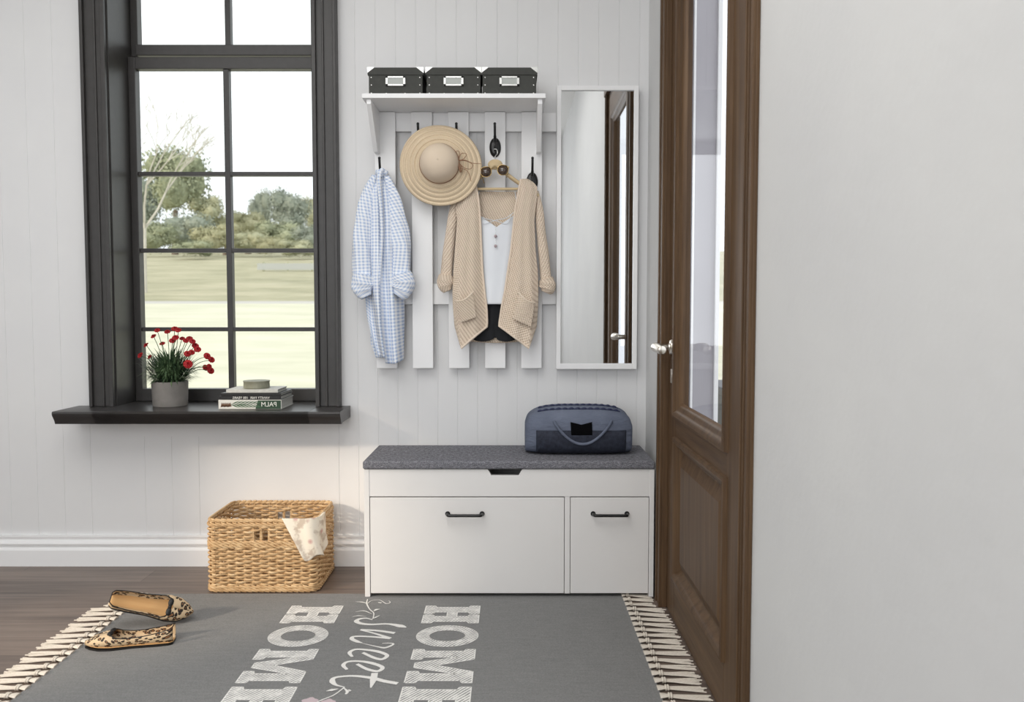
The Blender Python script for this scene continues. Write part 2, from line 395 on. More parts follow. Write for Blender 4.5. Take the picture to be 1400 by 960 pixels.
# ------------------------------------------------------------ bench
BY = 2.705; bx0, bx1 = -.503, .4835; zt = .446; rug_t = .005
bench = thing('storage_bench', (-.012, 2.88, 0), 'white storage bench with two drawers and black bar handles along the wall', 'bench')
zz0 = rug_t+.0005
p = MB()
p.prism([(BY, zz0), (BY+.03, zz0), (BY+.03, .02), (WY-.04, .02), (WY-.04, 0.0005), (WY-.024, 0.0005), (WY-.024, zt), (BY, zt)], 'x', bx0, bx0+.018)
p.build('side_panel', m_bench, bench, bevel=.0012, smooth=0); p = MB()
p.prism([(BY, zz0), (BY+.03, zz0), (BY+.03, .02), (WY-.04, .02), (WY-.04, 0.0005), (WY-.024, 0.0005), (WY-.024, zt), (BY, zt)], 'x', bx1-.016, bx1)
p.build('side_panel', m_bench, bench, bevel=.0012, smooth=0)
p = MB(); zf = .3515; nz = zt-.021
nx0, nx1 = at(667, 650, BY).x, at(714, 650, BY).x; q = .012
p.prism([(bx0+.018, zf+.001), (bx1-.016, zf+.001), (bx1-.016, zt), (nx1, zt), (nx1-q, nz), (nx0+q, nz), (nx0, zt), (bx0+.018, zt)], 'y', BY+.002, BY+.018)
p.build('front_rail', m_bench, bench, bevel=.0008, smooth=0)
p = MB().box(bx0+.018, bx1-.016, BY+.02, WY-.03, zf-.004, zf+.012).box(bx0+.018, bx1-.016, WY-.04, WY-.03, .02, zt).box(bx0+.018, bx1-.016, BY+.03, WY-.04, .018, .03)
p.box(.1795, .1975, BY+.001, WY-.04, .017, zf)
p.build('carcass', m_bench, bench, bevel=.0008, smooth=0)
def drawer(x0, x1, hx0, hx1):
    d = MB().box(x0+.0018, x1-.0018, BY+.002, BY+.018, .0175, zf-.0028)
    do = d.build('drawer', m_bench, bench, bevel=.001, smooth=0)
    h = MB(); hzz = .2935; r = .0052; yy = BY-.026
    h.tube(catmull([(hx0+.006, BY+.004, hzz), (hx0+.006, BY-.012, hzz), (hx0+.009, yy+.003, hzz), (hx0+.016, yy, hzz), (lerp(hx0, hx1, .5), yy, hzz), (hx1-.016, yy, hzz), (hx1-.009, yy+.003, hzz), (hx1-.006, BY-.012, hzz), (hx1-.006, BY+.004, hzz)], 5), r, 12)
    h.lathe([(.001, -.001), (.0085, -.001), (.0085, .003), (.001, .003)], (hx0+.006, BY, hzz), 'y', 16)
    h.lathe([(.001, -.001), (.0085, -.001), (.0085, .003), (.001, .003)], (hx1-.006, BY, hzz), 'y', 16)
    ho = h.build('handle', m_black, None); ho.parent = do
drawer(bx0+.018, .1795, -.225, -.096)
drawer(.1975, bx1-.016, .270, .397)
m = M('grey_woven_cushion', (128, 128, 133), .95, spec=.15)
v = m.coord('Object'); f = m.noise(v, 420, 2, .6); f2 = m.noise(m.coord('Object', (1, 1, 4)), 90, 3, .7)
g2 = m.math('ADD', m.math('MULTIPLY', f, .5), m.math('MULTIPLY', f2, .5))
m.color(m.ramp(g2, [(.34, (66, 66, 72)), (.5, (120, 120, 126)), (.66, (166, 166, 172))])); m.bump(g2, .7, .003); m_cush = m.m
cu = MB()
cx0, cx1, cy0, cy1, cz0, cz1 = -.506, .4855, 2.698, 3.025, zt+.001, .475
cu.box(cx0, cx1, cy0, cy1, cz0, cz1)
cuo = cu.build('seat_cushion', m_cush, None, bevel=.007); cuo.modifiers['bev'].segments = 4
tag(cuo, 'thin grey woven cushion covering the top of the white bench', 'cushion')

# ------------------------------------------------------------ coat rack
rack = thing('coat_rack', (-.2, WY, .765), 'white slatted wall coat rack with top shelf, brackets and black hooks', 'coat rack')
SFY = 3.03
for k in range(5):
    x0 = -.511+.1365*k
    MB().box(x0, x0+.077, SFY, SFY+.018, .766, 1.7205).build('slat', m_white, rack, bevel=.0015, smooth=0)
MB().box(-.50, .166, SFY+.018, SFY+.034, 1.653, 1.7215).build('rail', m_white, rack, bevel=.001, smooth=0)
MB().box(-.50, .166, SFY+.018, SFY+.034, 1.007, 1.085).build('rail', m_white, rack, bevel=.001, smooth=0)
MB().box(-.522, .117, 2.838, WY-.001, 1.722, 1.738).build('shelf', m_white, rack, bevel=.0012, smooth=0)
for x0 in (-.508, .090):
    MB().prism([(SFY, 1.7215), (2.85, 1.7215), (2.85, 1.705), (2.975, 1.575), (2.985, 1.565), (SFY, 1.565)], 'x', x0, x0+.016).build('bracket', m_white, rack, bevel=.001, smooth=0)
def hook(px, top):
    c = at(px, top+34, SFY); x, z = c.x, c.z
    h = MB()
    # oval rosette
    n = 28; vs = []; 
    for (s, yy) in ((1, 0), (1, -.004), (.86, -.008), (.55, -.0105), (.05, -.0115)):
        for k in range(n): a = 2*PI*k/n; vs.append((x+.0215*s*math.cos(a), SFY+yy-.0002, z+.036*s*math.sin(a)))
    h.add(vs, [(i*n+k, i*n+(k+1) % n, (i+1)*n+(k+1) % n, (i+1)*n+k) for i in range(4) for k in range(n)])
    zt_ = at(px, top, SFY-.06).z
    h.tube(catmull([(x, SFY-.006, z+.018), (x, SFY-.024, z+.022), (x, SFY-.044, z+.036), (x, SFY-.056, z+.06), (x, SFY-.06, zt_-.003)], 6), [.0055]*12+[.0045]*11+[.0042]*2, 10)
    h.ball((x, SFY-.06, zt_-.003), .0052, 8)
    h.tube(catmull([(x, SFY-.006, z-.008), (x, SFY-.022, z-.016), (x, SFY-.036, z-.016), (x, SFY-.043, z-.002), (x, SFY-.042, z+.010)], 5), .0042, 10)
    h.ball((x, SFY-.042, z+.010), .0056, 8)
    for s in (-1, 1): h.ball((x, SFY-.0115, z+s*.026), .003, 6)
    h.build('hook', m_black, rack, smooth=50)
    return x, z
hk = [hook(522.5, 215), hook(574, 168), hook(625.5, 168), hook(677, 168), hook(727.5, 215)]

# ------------------------------------------------------------ mirror
mir = thing('wall_mirror', (.32, WY, .763), 'tall narrow mirror in white frame hanging beside the coat rack', 'mirror')
fx0, fx1, fz0, fz1 = .1665, .470, .763, 1.816; bw = .0165
f = MB(); f.box(fx0, fx0+bw, SFY-.004, WY-.002, fz0, fz1); f.box(fx1-bw, fx1, SFY-.004, WY-.002, fz0, fz1)
f.box(fx0+bw, fx1-bw, SFY-.004, WY-.002, fz0, fz0+.021); f.box(fx0+bw, fx1-bw, SFY-.004, WY-.002, fz1-.017, fz1)
f.box(fx0+.005, fx1-.005, SFY+.012, WY-.003, fz0+.005, fz1-.005)
f.build('frame', m_white, mir, bevel=.0012, smooth=0)
MB().box(fx0+bw, fx1-bw, SFY+.004, SFY+.0115, fz0+.021, fz1-.017).build('mirror_glass', m_mirror, mir, smooth=0)

# ------------------------------------------------------------ storage boxes on the shelf
m_card = mottled('charcoal_card', (58, 59, 56), (66, 67, 63), 60, .75, .1)
m_steel = M('polished_steel', (196, 197, 195), .24, 1.0).m
m_label = M('label_card', (176, 180, 176), .35).m
def storage_box():
    W, D, Hb = .098, .15, .094
    t = thing('storage_box', (0, 0, 0), '', 'box', 'dark storage boxes on the shelf')
    MB().box(-W+.004, W-.004, .003, D-.003, 0, Hb-.02).build('box_body', m_card, t, bevel=.0015, smooth=0)
    lid = MB().box(-W, W, 0, D, Hb-.026, Hb); lid.build('lid', m_card, t, bevel=.0015, smooth=0)
    for s in (-1, 1):
        c = MB(); 
        c.prism([(s*(W+.0006), Hb+.0006), (s*(W-.026), Hb+.0006), (s*(W+.0006), Hb-.020)], 'y', -.0012, .0002)
        c.prism([(0-.0012, Hb+.0006), (.026, Hb+.0006), (-.0012, Hb-.020)], 'x', s*W, s*(W+.001))
        c.prism([(s*(W+.0006), -.001), (s*(W-.026), -.001), (s*(W+.0006), .026)], 'z', Hb, Hb+.0010)
        c.build('metal_corner', m_steel, t, smooth=0)
    lh = MB(); a, bz0, bz1 = .035, .030, .064
    lh.box(-a, a, -.0015, .0035, bz0, bz0+.007); lh.box(-a, a, -.0015, .0035, bz1-.007, bz1); lh.box(-a, -a+.009, -.0015, .0035, bz0, bz1); lh.box(a-.009, a, -.0015, .0035, bz0, bz1)
    lo = lh.build('label_holder', m_steel, t, bevel=.0008, smooth=0)
    lc = MB().box(-a+.008, a-.008, .0005, .0033, bz0+.006, bz1-.006).build('label', m_label, None, smooth=0); lc.parent = lo
    for s in (-1, 1):
        for z in (.006, .034, .060):
            MB().ball((s*(W-.013), .003, z), .0028, 6, (1, .5, 1)).build('stud', m_steel, t)
        MB().ball((s*.033, .003, .005), .0028, 6, (1, .5, 1)).build('stud', m_steel, t)
    return t
bx = storage_box()
pos = [(at(541.5, 128, 2.87).x), (at(620.5, 128, 2.87).x), (at(696.5, 128, 2.87).x)]
bx.location = (pos[0], 2.858, 1.7385); bx['label'] = 'dark storage box with steel label holder, leftmost on the white shelf'
b2 = dup(bx); b2.location = (pos[1], 2.858, 1.7385); b2['label'] = 'dark storage box with steel label holder, middle of three on the shelf'
b3 = dup(bx); b3.location = (pos[2], 2.858, 1.7385); b3['label'] = 'dark storage box with steel label holder, on the shelf end nearest the mirror'

# ------------------------------------------------------------ straw hat
m = M('woven_straw', (205, 184, 152), .8, spec=.2)
cd = m.n('TexCoord'); sp = m.n('SeparateXYZ'); m.l(cd.outputs['UV'], sp.inputs[0])
v = m.coord('UV', (300, 900, 1)); f = m.noise(v, 1.0, 3, .6)
rings = m.math('SINE', m.math('MULTIPLY', sp.outputs['Y'], 2*PI/.0042)); 
h = m.math('ADD', m.math('MULTIPLY', rings, .2), f)
m.color(m.ramp(h, [(.15, (190, 166, 134)), (.5, (222, 203, 174)), (.85, (234, 218, 194))])); m.bump(h, .5, .0012); m_straw = m.m
m_crown = M('crown_straw', (222, 206, 184), .75, spec=.2)
cd = m_crown.n('TexCoord'); sp = m_crown.n('SeparateXYZ'); m_crown.l(cd.outputs['UV'], sp.inputs[0])
r_ = m_crown.math('SINE', m_crown.math('MULTIPLY', sp.outputs['Y'], 2*PI/.0036)); m_crown.color(m_crown.ramp(r_, [(.0, (222, 203, 180)), (1., (234, 219, 200))])); m_crown.bump(r_, .35, .0008); m_crown = m_crown.m
m_cord = M('brown_cord', (150, 112, 86), .7).m
HC = at(602, 226, 2.945)
hat = thing('sun_hat', HC, 'wide brimmed woven straw sun hat hung on the coat rack', 'hat')
Rb = .147
prof = []
for i in range(40):
    t = i/39; r = lerp(.068, Rb, t); prof.append((r, -.010+.016*t+.006*t*t+.0022*math.sin(t*2*PI*5.0)*(t > .12)))
hb = MB().lathe(prof, HC, 'y', 96, fn=lambda r, h, a: (r*(1+.018*math.cos(2*a+.6)*(r/Rb)**2), h+.010*(r/Rb)**3*math.sin(2*a+.4)+.003*(r/Rb)**3*math.sin(5*a)))
hb.build('brim', m_straw, hat, solid=.002, smooth=80)
cr = MB(); cp = []
for i in range(26):
    t = math.sin(i/25*PI/2); cp.append((.0695*(max(0, 1-t**2.5))**.47+.0004, -.008-.080*t))
cr.lathe(cp, (HC.x-.002, HC.y, HC.z+.004), 'y', 64); cr.build('crown', m_crown, hat, solid=.0015, smooth=80)
rb = MB(); cc = Vector((HC.x-.002, HC.y-.014, HC.z+.004))
rb.tube([cc+Vector((.0708*math.cos(a), 0, .0708*math.sin(a))) for a in [2*PI*k/64 for k in range(64)]], .0022, 6, closed=True)
kx = cc+Vector((.0722, -.004, .006))
def rel(px, py, dy=-.006): q_ = at(px, py, kx.y+dy); return (q_.x, q_.y, q_.z)
for loop in ([(625, 216), (624, 207), (628, 208), (627, 216), (625, 221)], [(626, 219), (631, 210), (638, 211), (634, 217), (627, 220)], [(627, 219), (636, 219), (646, 223), (658, 224)],
             [(625, 221), (627, 229), (630, 236), (632, 230), (627, 222)], [(627, 222), (634, 229), (643, 231), (646, 225), (637, 220), (628, 220)], [(630, 230), (638, 233), (642, 240), (644, 248)]):
    rb.tube(catmull([rel(a, c, -.004-.004*(i % 2)) for i, (a, c) in enumerate(loop)], 5), .0012, 6)
rb.ball(rel(625.5, 220), .005, 8, (.8, .6, 1.4)); rb.tube([rel(626, 222), rel(628, 229), rel(630, 235)], [.003, .0045, .002], 8)
rb.build('cord_bow', m_cord, hat, smooth=60)

# ------------------------------------------------------------ cloth helper
def sheet(tab, Y, nu=60, nv=90, fold=lambda u, v, x, z: 0, bot=None, topf=None):
    """tab: (row, left px, right px); bot: fn(u) extra rows at the bottom"""
    r0, r1 = tab[0][0], tab[-1][0]
    def fn(u, v):
        e = 0
        if bot: e += bot(u)*v**3
        if topf: e += topf(u)*(1-v)**3
        row = lerp(r0, r1, v); l, r = interp(tab, row)
        p = at(lerp(l, r, u), row+e, Y); p.y += fold(u, v, p.x, p.z); return p
    def uvf(u, v):
        row = lerp(r0, r1, v); l, r = interp(tab, row); wmax = max(t[2]-t[1] for t in tab)
        return (lerp(l, r, u)/380.0*0+(u-.5)*lerp(wmax, (r-l), .6)/380.0, v*(r1-r0)/380.0)
    return fn, uvf
def build_sheet(name, mat, parent, tab, Y, solid=.003, **kw):
    nu, nv = kw.pop('nu', 60), kw.pop('nv', 90)
    fn, uvf = sheet(tab, Y, nu, nv, **kw)
    return MB().grid(fn, nu, nv, uvf).build(name, mat, parent, solid=solid, smooth=80)

# ------------------------------------------------------------ gingham shirt
m = M('blue_gingham', (220, 230, 245), .85, spec=.2)
cd = m.n('TexCoord'); sp = m.n('SeparateXYZ'); m.l(cd.outputs['UV'], sp.inputs[0])
P_ = .0118
sx = m.math('GREATER_THAN', m.math('SINE', m.math('MULTIPLY', sp.outputs['X'], 2*PI/P_)), 0.0)
sy = m.math('GREATER_THAN', m.math('SINE', m.math('MULTIPLY', sp.outputs['Y'], 2*PI/P_)), 0.0)
su = m.math('MULTIPLY', m.math('ADD', sx, sy), .5)
m.color(m.ramp(su, [(0., (248, 249, 252)), (.5, (223, 231, 244)), (1., (180, 197, 226))])); m.bump(m.noise(m.coord('Object'), 60, 3), .25, .003); m_ging = m.m
SX = hk[0][0]
shirt = thing('shirt', at(522, 232, 2.97), 'light blue gingham shirt with rolled sleeves hanging on the left hook', 'shirt')
tabS = [(233, 519, 525), (238, 513, 530), (246, 509, 534), (258, 504, 539), (275, 501, 545), (300, 500, 549), (340, 500, 550), (380, 499, 551), (410, 500, 552), (440, 503, 552), (465, 508, 551.5), (486, 514, 551)]
def foldS(u, v, x, z):
    am = .004+.014*min(1, v*1.6)
    ph = 2*PI*(u*2.3+.14*math.sin(v*5))
    c = .5-u
    bulge = .045*(1-(2*u-1)**2)*min(1, v*6+.25)
    seam = -.014*math.exp(-((u-.42)/.05)**2)*min(1, v*4)
    return -bulge+am*math.sin(ph)+.0015*math.sin(ph*2.3+v*9)+seam
build_sheet('shirt_body', m_ging, shirt, tabS, 3.005, fold=foldS, bot=lambda u: (9*math.sin(PI*min(1, max(0, (u-.1))))**1.0 if u > .45 else 0)+(3*u) - (10 if u < .1 else 0)*(.1-u)*10, nu=110, nv=140, solid=.0015)
# front flap overlapping on the lower left and back tail
build_sheet('back_tail', m_ging, shirt, [(420, 506, 545), (450, 506, 540), (470, 507, 536), (489, 514, 531)], 3.012, fold=lambda u, v, x, z: .004*math.sin(u*9), nu=40, nv=40, solid=.0015)
def sleeve(name, path, rad, Y, mat, parent, sq=.55, nn=28, creases=5, amp=.08):
    pts = [at(a, c, Y) for a, c in path]; pts = catmull(pts, 8); N = len(pts)
    rs = [interp([(i/(len(rad)-1), r) for i, r in enumerate(rad)], k/(N-1))[0] for k in range(N)]
    mb = MB(); vs = []; uv = []; L = 0
    for i, p in enumerate(pts):
        a = pts[max(0, i-1)]; c = pts[min(N-1, i+1)]; t = (c-a).normalized(); sx_ = Vector((0, 1, 0)).cross(t).normalized()
        if i: L += (p-pts[i-1]).length
        for k in range(nn):
            an = 2*PI*k/nn; rr = rs[i]*(1+amp*math.sin(creases*an+i*.25)+amp*.6*math.sin(2*an+i*.7))
            vs.append(p+sx_*math.cos(an)*rr+Vector((0, 1, 0))*math.sin(an)*rr*sq); uv.append((k/nn*2*PI*rs[i]*.8, L))
    nf = N-1
    fs = [(i*nn+k, i*nn+(k+1) % nn, (i+1)*nn+(k+1) % nn, (i+1)*nn+k) for i in range(nf) for k in range(nn)]
    fs.append(tuple(range(nn-1, -1, -1)))
    mb.add(vs, fs, uv); return mb.build(name, mat, parent, smooth=80)
px2m = 2.98/1100
sleeve('sleeve', [(512, 240), (503, 265), (497, 300), (494, 335), (496, 382)], [.010, .022, .030, .034, .034], 2.972, m_ging, shirt, sq=.6)
sleeve('sleeve', [(528, 240), (537, 265), (544, 300), (548, 335), (547, 382)], [.010, .022, .030, .036, .034], 2.972, m_ging, shirt, sq=.6)
m_ging_in = m_ging
sleeve('cuff', [(498, 375), (496, 388), (497, 398), (501, 406)], [.038, .042, .036, .022], 2.965, m_ging, shirt, sq=.7, creases=4, amp=.06)
sleeve('cuff', [(548, 374), (551, 386), (550, 397), (545, 405)], [.036, .043, .038, .024], 2.965, m_ging, shirt, sq=.7, creases=4, amp=.06)
# collar bunched over the hook
cl = MB()
cl.tube(catmull([at(514, 246, 2.985), at(515, 237, 2.965), at(520, 233, 2.955), at(526, 234, 2.958), at(530, 242, 2.975), at(532, 252, 2.985)], 6), [.007+.002*math.sin(i) for i in range(31)], 10)
cl.tube(catmull([at(520, 234, 2.955), at(518, 244, 2.945), at(519, 260, 2.944), at(521, 285, 2.945), at(522, 320, 2.948), at(520, 360, 2.952), at(517, 400, 2.955)], 6), [.009-.0001*i for i in range(37)], 10)
cl.build('collar', m_ging, shirt, smooth=80)

# ------------------------------------------------------------ cardigan, hanger, camisole, shorts, necklace, sunglasses
m = M('beige_open_knit', (216, 198, 176), .9, spec=.15)
cd = m.n('TexCoord'); sp = m.n('SeparateXYZ'); m.l(cd.outputs['UV'], sp.inputs[0])
K = .0092
a_ = m.math('MULTIPLY', m.math('ADD', sp.outputs['X'], m.math('MULTIPLY', sp.outputs['Y'], .38)), 2*PI/K); b_ = m.math('MULTIPLY', sp.outputs['Y'], 2*PI/(K*1.05))
c_ = m.math('MULTIPLY', m.math('SINE', a_), m.math('SINE', b_))
k_ = m.math('ADD', m.math('MULTIPLY', c_, .5), .5); nz_ = m.noise(m.coord('Object'), 300, 2)
hh_ = m.math('ADD', m.math('MULTIPLY', k_, .8), m.math('MULTIPLY', nz_, .2))
m.color(m.ramp(hh_, [(.12, (172, 148, 126)), (.30, (222, 202, 180)), (.7, (240, 224, 206))])); m.bump(hh_, .8, .004); m_knit = m.m
m_rib = mottled('beige_rib_band', (226, 208, 188), (236, 220, 202), 240, .9, .4, .002)
m_cami = mottled('white_satin', (226, 230, 236), (232, 236, 241), 5, .45)
m_shorts = mottled('black_cloth', (17, 18, 22), (24, 25, 30), 90, .85, .2)
hanger = thing('clothes_hanger', at(677, 222, 2.975), 'pale wooden clothes hanger holding the beige cardigan', 'hanger')
hb = MB(); ar = []
pathL = [at(618, 268, 2.982), at(635, 256, 2.980), at(655, 243, 2.978), at(670, 231, 2.976), at(677, 226, 2.975), at(684, 231, 2.976), at(699, 243, 2.978), at(718, 256, 2.980), at(736, 268, 2.982)]
pp = catmull(pathL, 6)
hb.tube(pp, [.0105+.002*math.cos((i/(len(pp)-1)-.5)*PI) for i in range(len(pp))], 12, flat=.62)
hb.ball(at(677, 225, 2.975), .018, 14, (1.5, .5, 1.05))
hb.build('shoulder_bar', m_pine, hanger, smooth=60)
hb = MB().tube([at(628, 258.5, 2.985), at(726, 258.5, 2.985)], .0052, 12); hb.build('trouser_bar', m_pine, hanger, smooth=60)
hb = MB().tube(catmull([at(677, 221, 2.975), at(677, 214, 2.975), at(680, 210, 2.98), at(679, 204.5, 2.982), at(675, 204, 2.982)], 5), .0018, 8); hb.build('metal_hook', m_steel, hanger, smooth=60)

card = thing('cardigan', at(677, 262, 2.97), 'beige open-knit cardigan with pockets and rolled sleeves on a hanger', 'cardigan')
def wav(a, f, p=0): return lambda u, v, x, z: a*math.sin(2*PI*f*u+p+2*v)*(.3+v)-.012*math.sin(PI*u)
tabB = [(262, 646, 712), (275, 636, 722), (300, 630, 728), (360, 628, 730), (420, 628, 730), (466, 634, 722)]
build_sheet('back_panel', m_knit, card, tabB, 3.010, fold=lambda u, v, x, z: .003*math.sin(14*u+3*v), bot=lambda u: 3*math.sin(PI*u), nu=50, nv=70)
tabL = [(254, 648, 650.5), (262, 638, 652), (272, 628, 654), (285, 623, 655.5), (300, 625, 656.5), (340, 622, 658), (370, 620, 659.5), (400, 618.7, 662.5), (420, 619.5, 665), (440, 621, 666), (447, 622, 665.5)]
tabR = [(245, 712, 722), (250, 711.5, 730), (256, 710, 734.5), (270, 707.5, 734), (288, 704, 732), (300, 703, 730.5), (340, 699, 732), (370, 694.5, 735), (400, 690, 736), (420, 686, 735.5), (440, 683, 734), (446, 682.5, 733.5)]
def foldL(u, v, x, z): return -.016*math.sin(PI*u)*(.5+v)+.0035*math.sin(2*PI*2.2*u+2.0*v)*(.3+v)+.010*u*v
def foldR(u, v, x, z): return -.016*math.sin(PI*u)*(.5+v)+.0035*math.sin(2*PI*2.4*u+1.0-2.4*v)*(.3+v)+.010*(1-u)*v
def botL(u): 
    return (29*u/.2 if u < .2 else 29*(1-(u-.2)/.8)**1.05)
def botR(u): 
    w_ = 1-u; return (30*w_/.2 if w_ < .2 else 30*(1-(w_-.2)/.8)**1.05)
LY = 2.968
build_sheet('front_panel', m_knit, card, tabL, LY, fold=foldL, bot=botL, nu=50, nv=100)
build_sheet('front_panel', m_knit, card, tabR, LY, fold=foldR, bot=botR, nu=50, nv=100)
def band(tab, side, fold, bot, name='neck_band'):
    fn, _ = sheet(tab, LY, 1, 1, fold, bot)
    pts = []
    for i in range(41): pts.append(fn(side, i/40)+Vector((0, -.001, 0)))
    for i in range(1, 17):
        u = i/16*.8; u = 1-u if side == 1 else u
        pts.append(fn(u, 1)+Vector((0, -.001, 0)))
    MB().tube(pts, .0042, 8, flat=1.0).build(name, m_rib, card, smooth=60)
band(tabL, 1, foldL, botL); band(tabR, 0, foldR, botR)
sleeve('sleeve', [(627, 268), (621, 285), (616, 320), (612, 355), (610, 383)], [.012, .016, .019, .022, .021], 2.985, m_knit, card, sq=.75, amp=.03)
sleeve('sleeve', [(732, 262), (737, 285), (740, 320), (744, 355), (747, 388)], [.012, .015, .017, .020, .020], 2.985, m_knit, card, sq=.75, amp=.03)
sleeve('cuff', [(610, 376), (609, 384), (609, 391), (612, 398)], [.026, .031, .028, .017], 2.98, m_knit, card, sq=.75, amp=.04)
sleeve('cuff', [(746, 381), (748, 388), (748, 395), (746, 400)], [.026, .031, .029, .018], 2.98, m_knit, card, sq=.75, amp=.04)
def pocket(c4, dy):
    A, B, C, D = c4    # top-left, top-right, bottom-right, bottom-left in px
    def fn(u, v):
        px = lerp(lerp(A[0], B[0], u), lerp(D[0], C[0], u), v); py = lerp(lerp(A[1], B[1], u), lerp(D[1], C[1], u), v)+4*math.sin(PI*u)*(1-v)
        p_ = at(px, py, LY); p_.y += dy-.010*math.sin(PI*u)*(1.2-v)-.004; return p_
    po = MB().grid(fn, 20, 20, lambda u, v: (u*.07, v*.09)).build('pocket', m_knit, card, solid=.003, smooth=80)
    e = MB().tube([fn(i/16, 0) for i in range(17)], .0035, 8).build('pocket_edge', m_rib, None, smooth=60); e.parent = po
pocket(((624, 412), (647, 400), (652, 434), (631, 441)), -.026)
pocket(((709, 400), (731, 414), (726, 447), (701, 436)), -.026)

cami = thing('camisole_top', at(677, 300, 2.985), 'white satin camisole top worn under the beige cardigan', 'top')
tabC = [(292, 652, 707), (310, 650, 706), (340, 652, 705), (380, 655, 703), (416, 658, 700)]
build_sheet('camisole_front', m_cami, cami, tabC, 2.992, fold=lambda u, v, x, z: -.012*math.sin(PI*u)+.002*math.sin(11*u+2*v)*v, topf=lambda u: 19*(1-abs(2*u-.98))**1.0, nu=60, nv=60, solid=.001)
st = MB()
for pts in ([(652, 293), (664, 299), (678, 302), (693, 306), (699, 294)], [(703, 290), (692, 298), (678, 301), (662, 306), (655, 298)], [(652, 292), (653, 276), (655, 262)], [(706, 291), (706, 276), (704, 262)]):
    st.tube(catmull([at(a, c, 2.978 if c > 285 else 2.99) for a, c in pts], 5), .0013, 6)
st.build('strap', m_cami, cami, smooth=60)
neck = thing('necklace', at(677, 323, 2.975), 'fine necklace with two silver-pink beads on the white camisole', 'necklace')
m_bead = M('dusty_pink_bead', (176, 160, 164), .3).m
nk = MB().tube([at(677.5, 309, 2.974), at(677.5, 320, 2.972), at(677.3, 334, 2.971)], .0006, 6); nk.build('chain', m_steel, neck)
for r_ in (323, 336.5): MB().ball(at(677.5, r_, 2.971), .0058, 10).build('bead', m_bead, neck)
sh = thing('shorts', at(676, 418, 2.99), 'black fabric shorts hanging below the white camisole', 'shorts')
tabH = [(410, 655, 696), (425, 656, 697), (445, 650, 702), (462, 644, 708)]
build_sheet('shorts_front', m_shorts, sh, tabH, 2.998, fold=lambda u, v, x, z: -.010*abs(math.sin(2*PI*u))*v-.003*math.sin(17*u), bot=lambda u: 5*abs(math.sin(2*PI*u))**.7-(2 if abs(u-.52) < .03 else 0), nu=70, nv=40, solid=.003)
build_sheet('shorts_back', m_shorts, sh, tabH, 3.006, fold=lambda u, v, x, z: .001, nu=20, nv=20, solid=.002)

sg = thing('sunglasses', at(677, 232, 2.95), 'brown-lensed sunglasses with thin gold frame hooked on the wooden hanger', 'sunglasses')
m_lens = M('brown_lens', (66, 50, 40), .04, 0.0, Coat_Weight=1.0).m
m_gold = M('gold_wire', (186, 158, 108), .25, 1.0).m
SGY = 2.952
for (cx_, cy_, rot) in ((664.5, 235, .12), (687.5, 232.5, -.05)):
    c = at(cx_, cy_, SGY); l = MB(); n = 26; out = []
    for k in range(n):
        a = 2*PI*k/n; ex = math.copysign(abs(math.cos(a))**.75, math.cos(a))*.0200*(1-.12*(math.sin(a) < 0)*abs(math.sin(a))); ez = math.copysign(abs(math.sin(a))**.85, math.sin(a))*.0185
        out.append(Vector((c.x+ex*math.cos(rot)-ez*math.sin(rot), SGY+.12*(ex**2)/.0185, c.z+ex*math.sin(rot)+ez*math.cos(rot))))
    cv = c+Vector((0, -.003, 0))
    l.add([cv]+out, [(0, i+1, (i+1) % n+1) for i in range(n)]); l.build('lens', m_lens, sg, solid=.0015, smooth=80)
    MB().tube(out, .0011, 6, closed=True).build('rim', m_gold, sg, smooth=60)
MB().tube(catmull([at(671, 231, SGY), at(676, 228.5, SGY-.004), at(681, 230, SGY)], 5), .0011, 6).build('bridge', m_gold, sg)
MB().tube(catmull([at(657.5, 231, SGY), at(657, 231, SGY+.02), at(659, 240, SGY+.022), at(662, 251, SGY+.018)], 5), .0014, 6).build('temple', m_gold, sg)
MB().tube(catmull([at(694.5, 228, SGY), at(695.5, 228.5, SGY+.02), at(694.5, 234, SGY+.035), at(692.5, 243, SGY+.045)], 5), .0014, 6).build('temple', m_gold, sg)

# ------------------------------------------------------------ duffel bag
m = M('slate_blue_canvas', (98, 106, 126), .85, spec=.2)
f = m.noise(m.coord('Object'), 7, 3); m.color(m.ramp(f, [(.3, (94, 101, 118)), (.7, (112, 119, 136))])); m.bump(m.noise(m.coord('Object', (1, 1, 3)), 22, 3), .6, .012); m_duf = m.m
m_navy = mottled('navy_mesh_fabric', (24, 28, 42), (46, 51, 66), 70, .8, .4, .002)
m_navyp = M('navy_piping', (40, 46, 78), .6).m
bagc = Vector(((at(718, 600, 2.86).x+at(863, 600, 2.86).x)/2, 2.895, .4755))
bag = thing('duffel_bag', bagc, 'slate blue barrel duffel bag with navy lower band on the bench', 'bag')
BW, BD, BH = .190, .105, .170
def bagpt(t, a, grow=0.0):        # t in -1..1 along x, a angle around x axis
    e = (max(0, 1-abs(t)**3.4))**.44
    e2 = .30+.70*e if abs(t) < 1 else .30
    s_ = math.sin(a); c_ = math.cos(a)
    y = math.copysign(abs(c_)**.72, c_)*BD*(.55+.45*e); zc_ = math.copysign(abs(s_)**(.72 if s_ > 0 else .42), s_)
    hh = BH/2; topz = hh*(1 if s_ < 0 else (.42+.58*e))
    pk = 1+.012*math.sin(a*9)*max(0, (abs(t)-.72))/.28
    z = hh+zc_*(topz if s_ > 0 else hh*(.93+.07*e))
    xx = t*BW*(1-.035*max(0, zc_)**2)
    if s_ > 0 : xx = t*BW*(1-.06*max(0, zc_)**3)
    n_ = Vector((0, c_, s_))*grow
    return Vector((bagc.x+xx, bagc.y+y*pk+n_.y, bagc.z+z*pk-.0+n_.z))
bm_ = MB(); nt, na = 64, 72
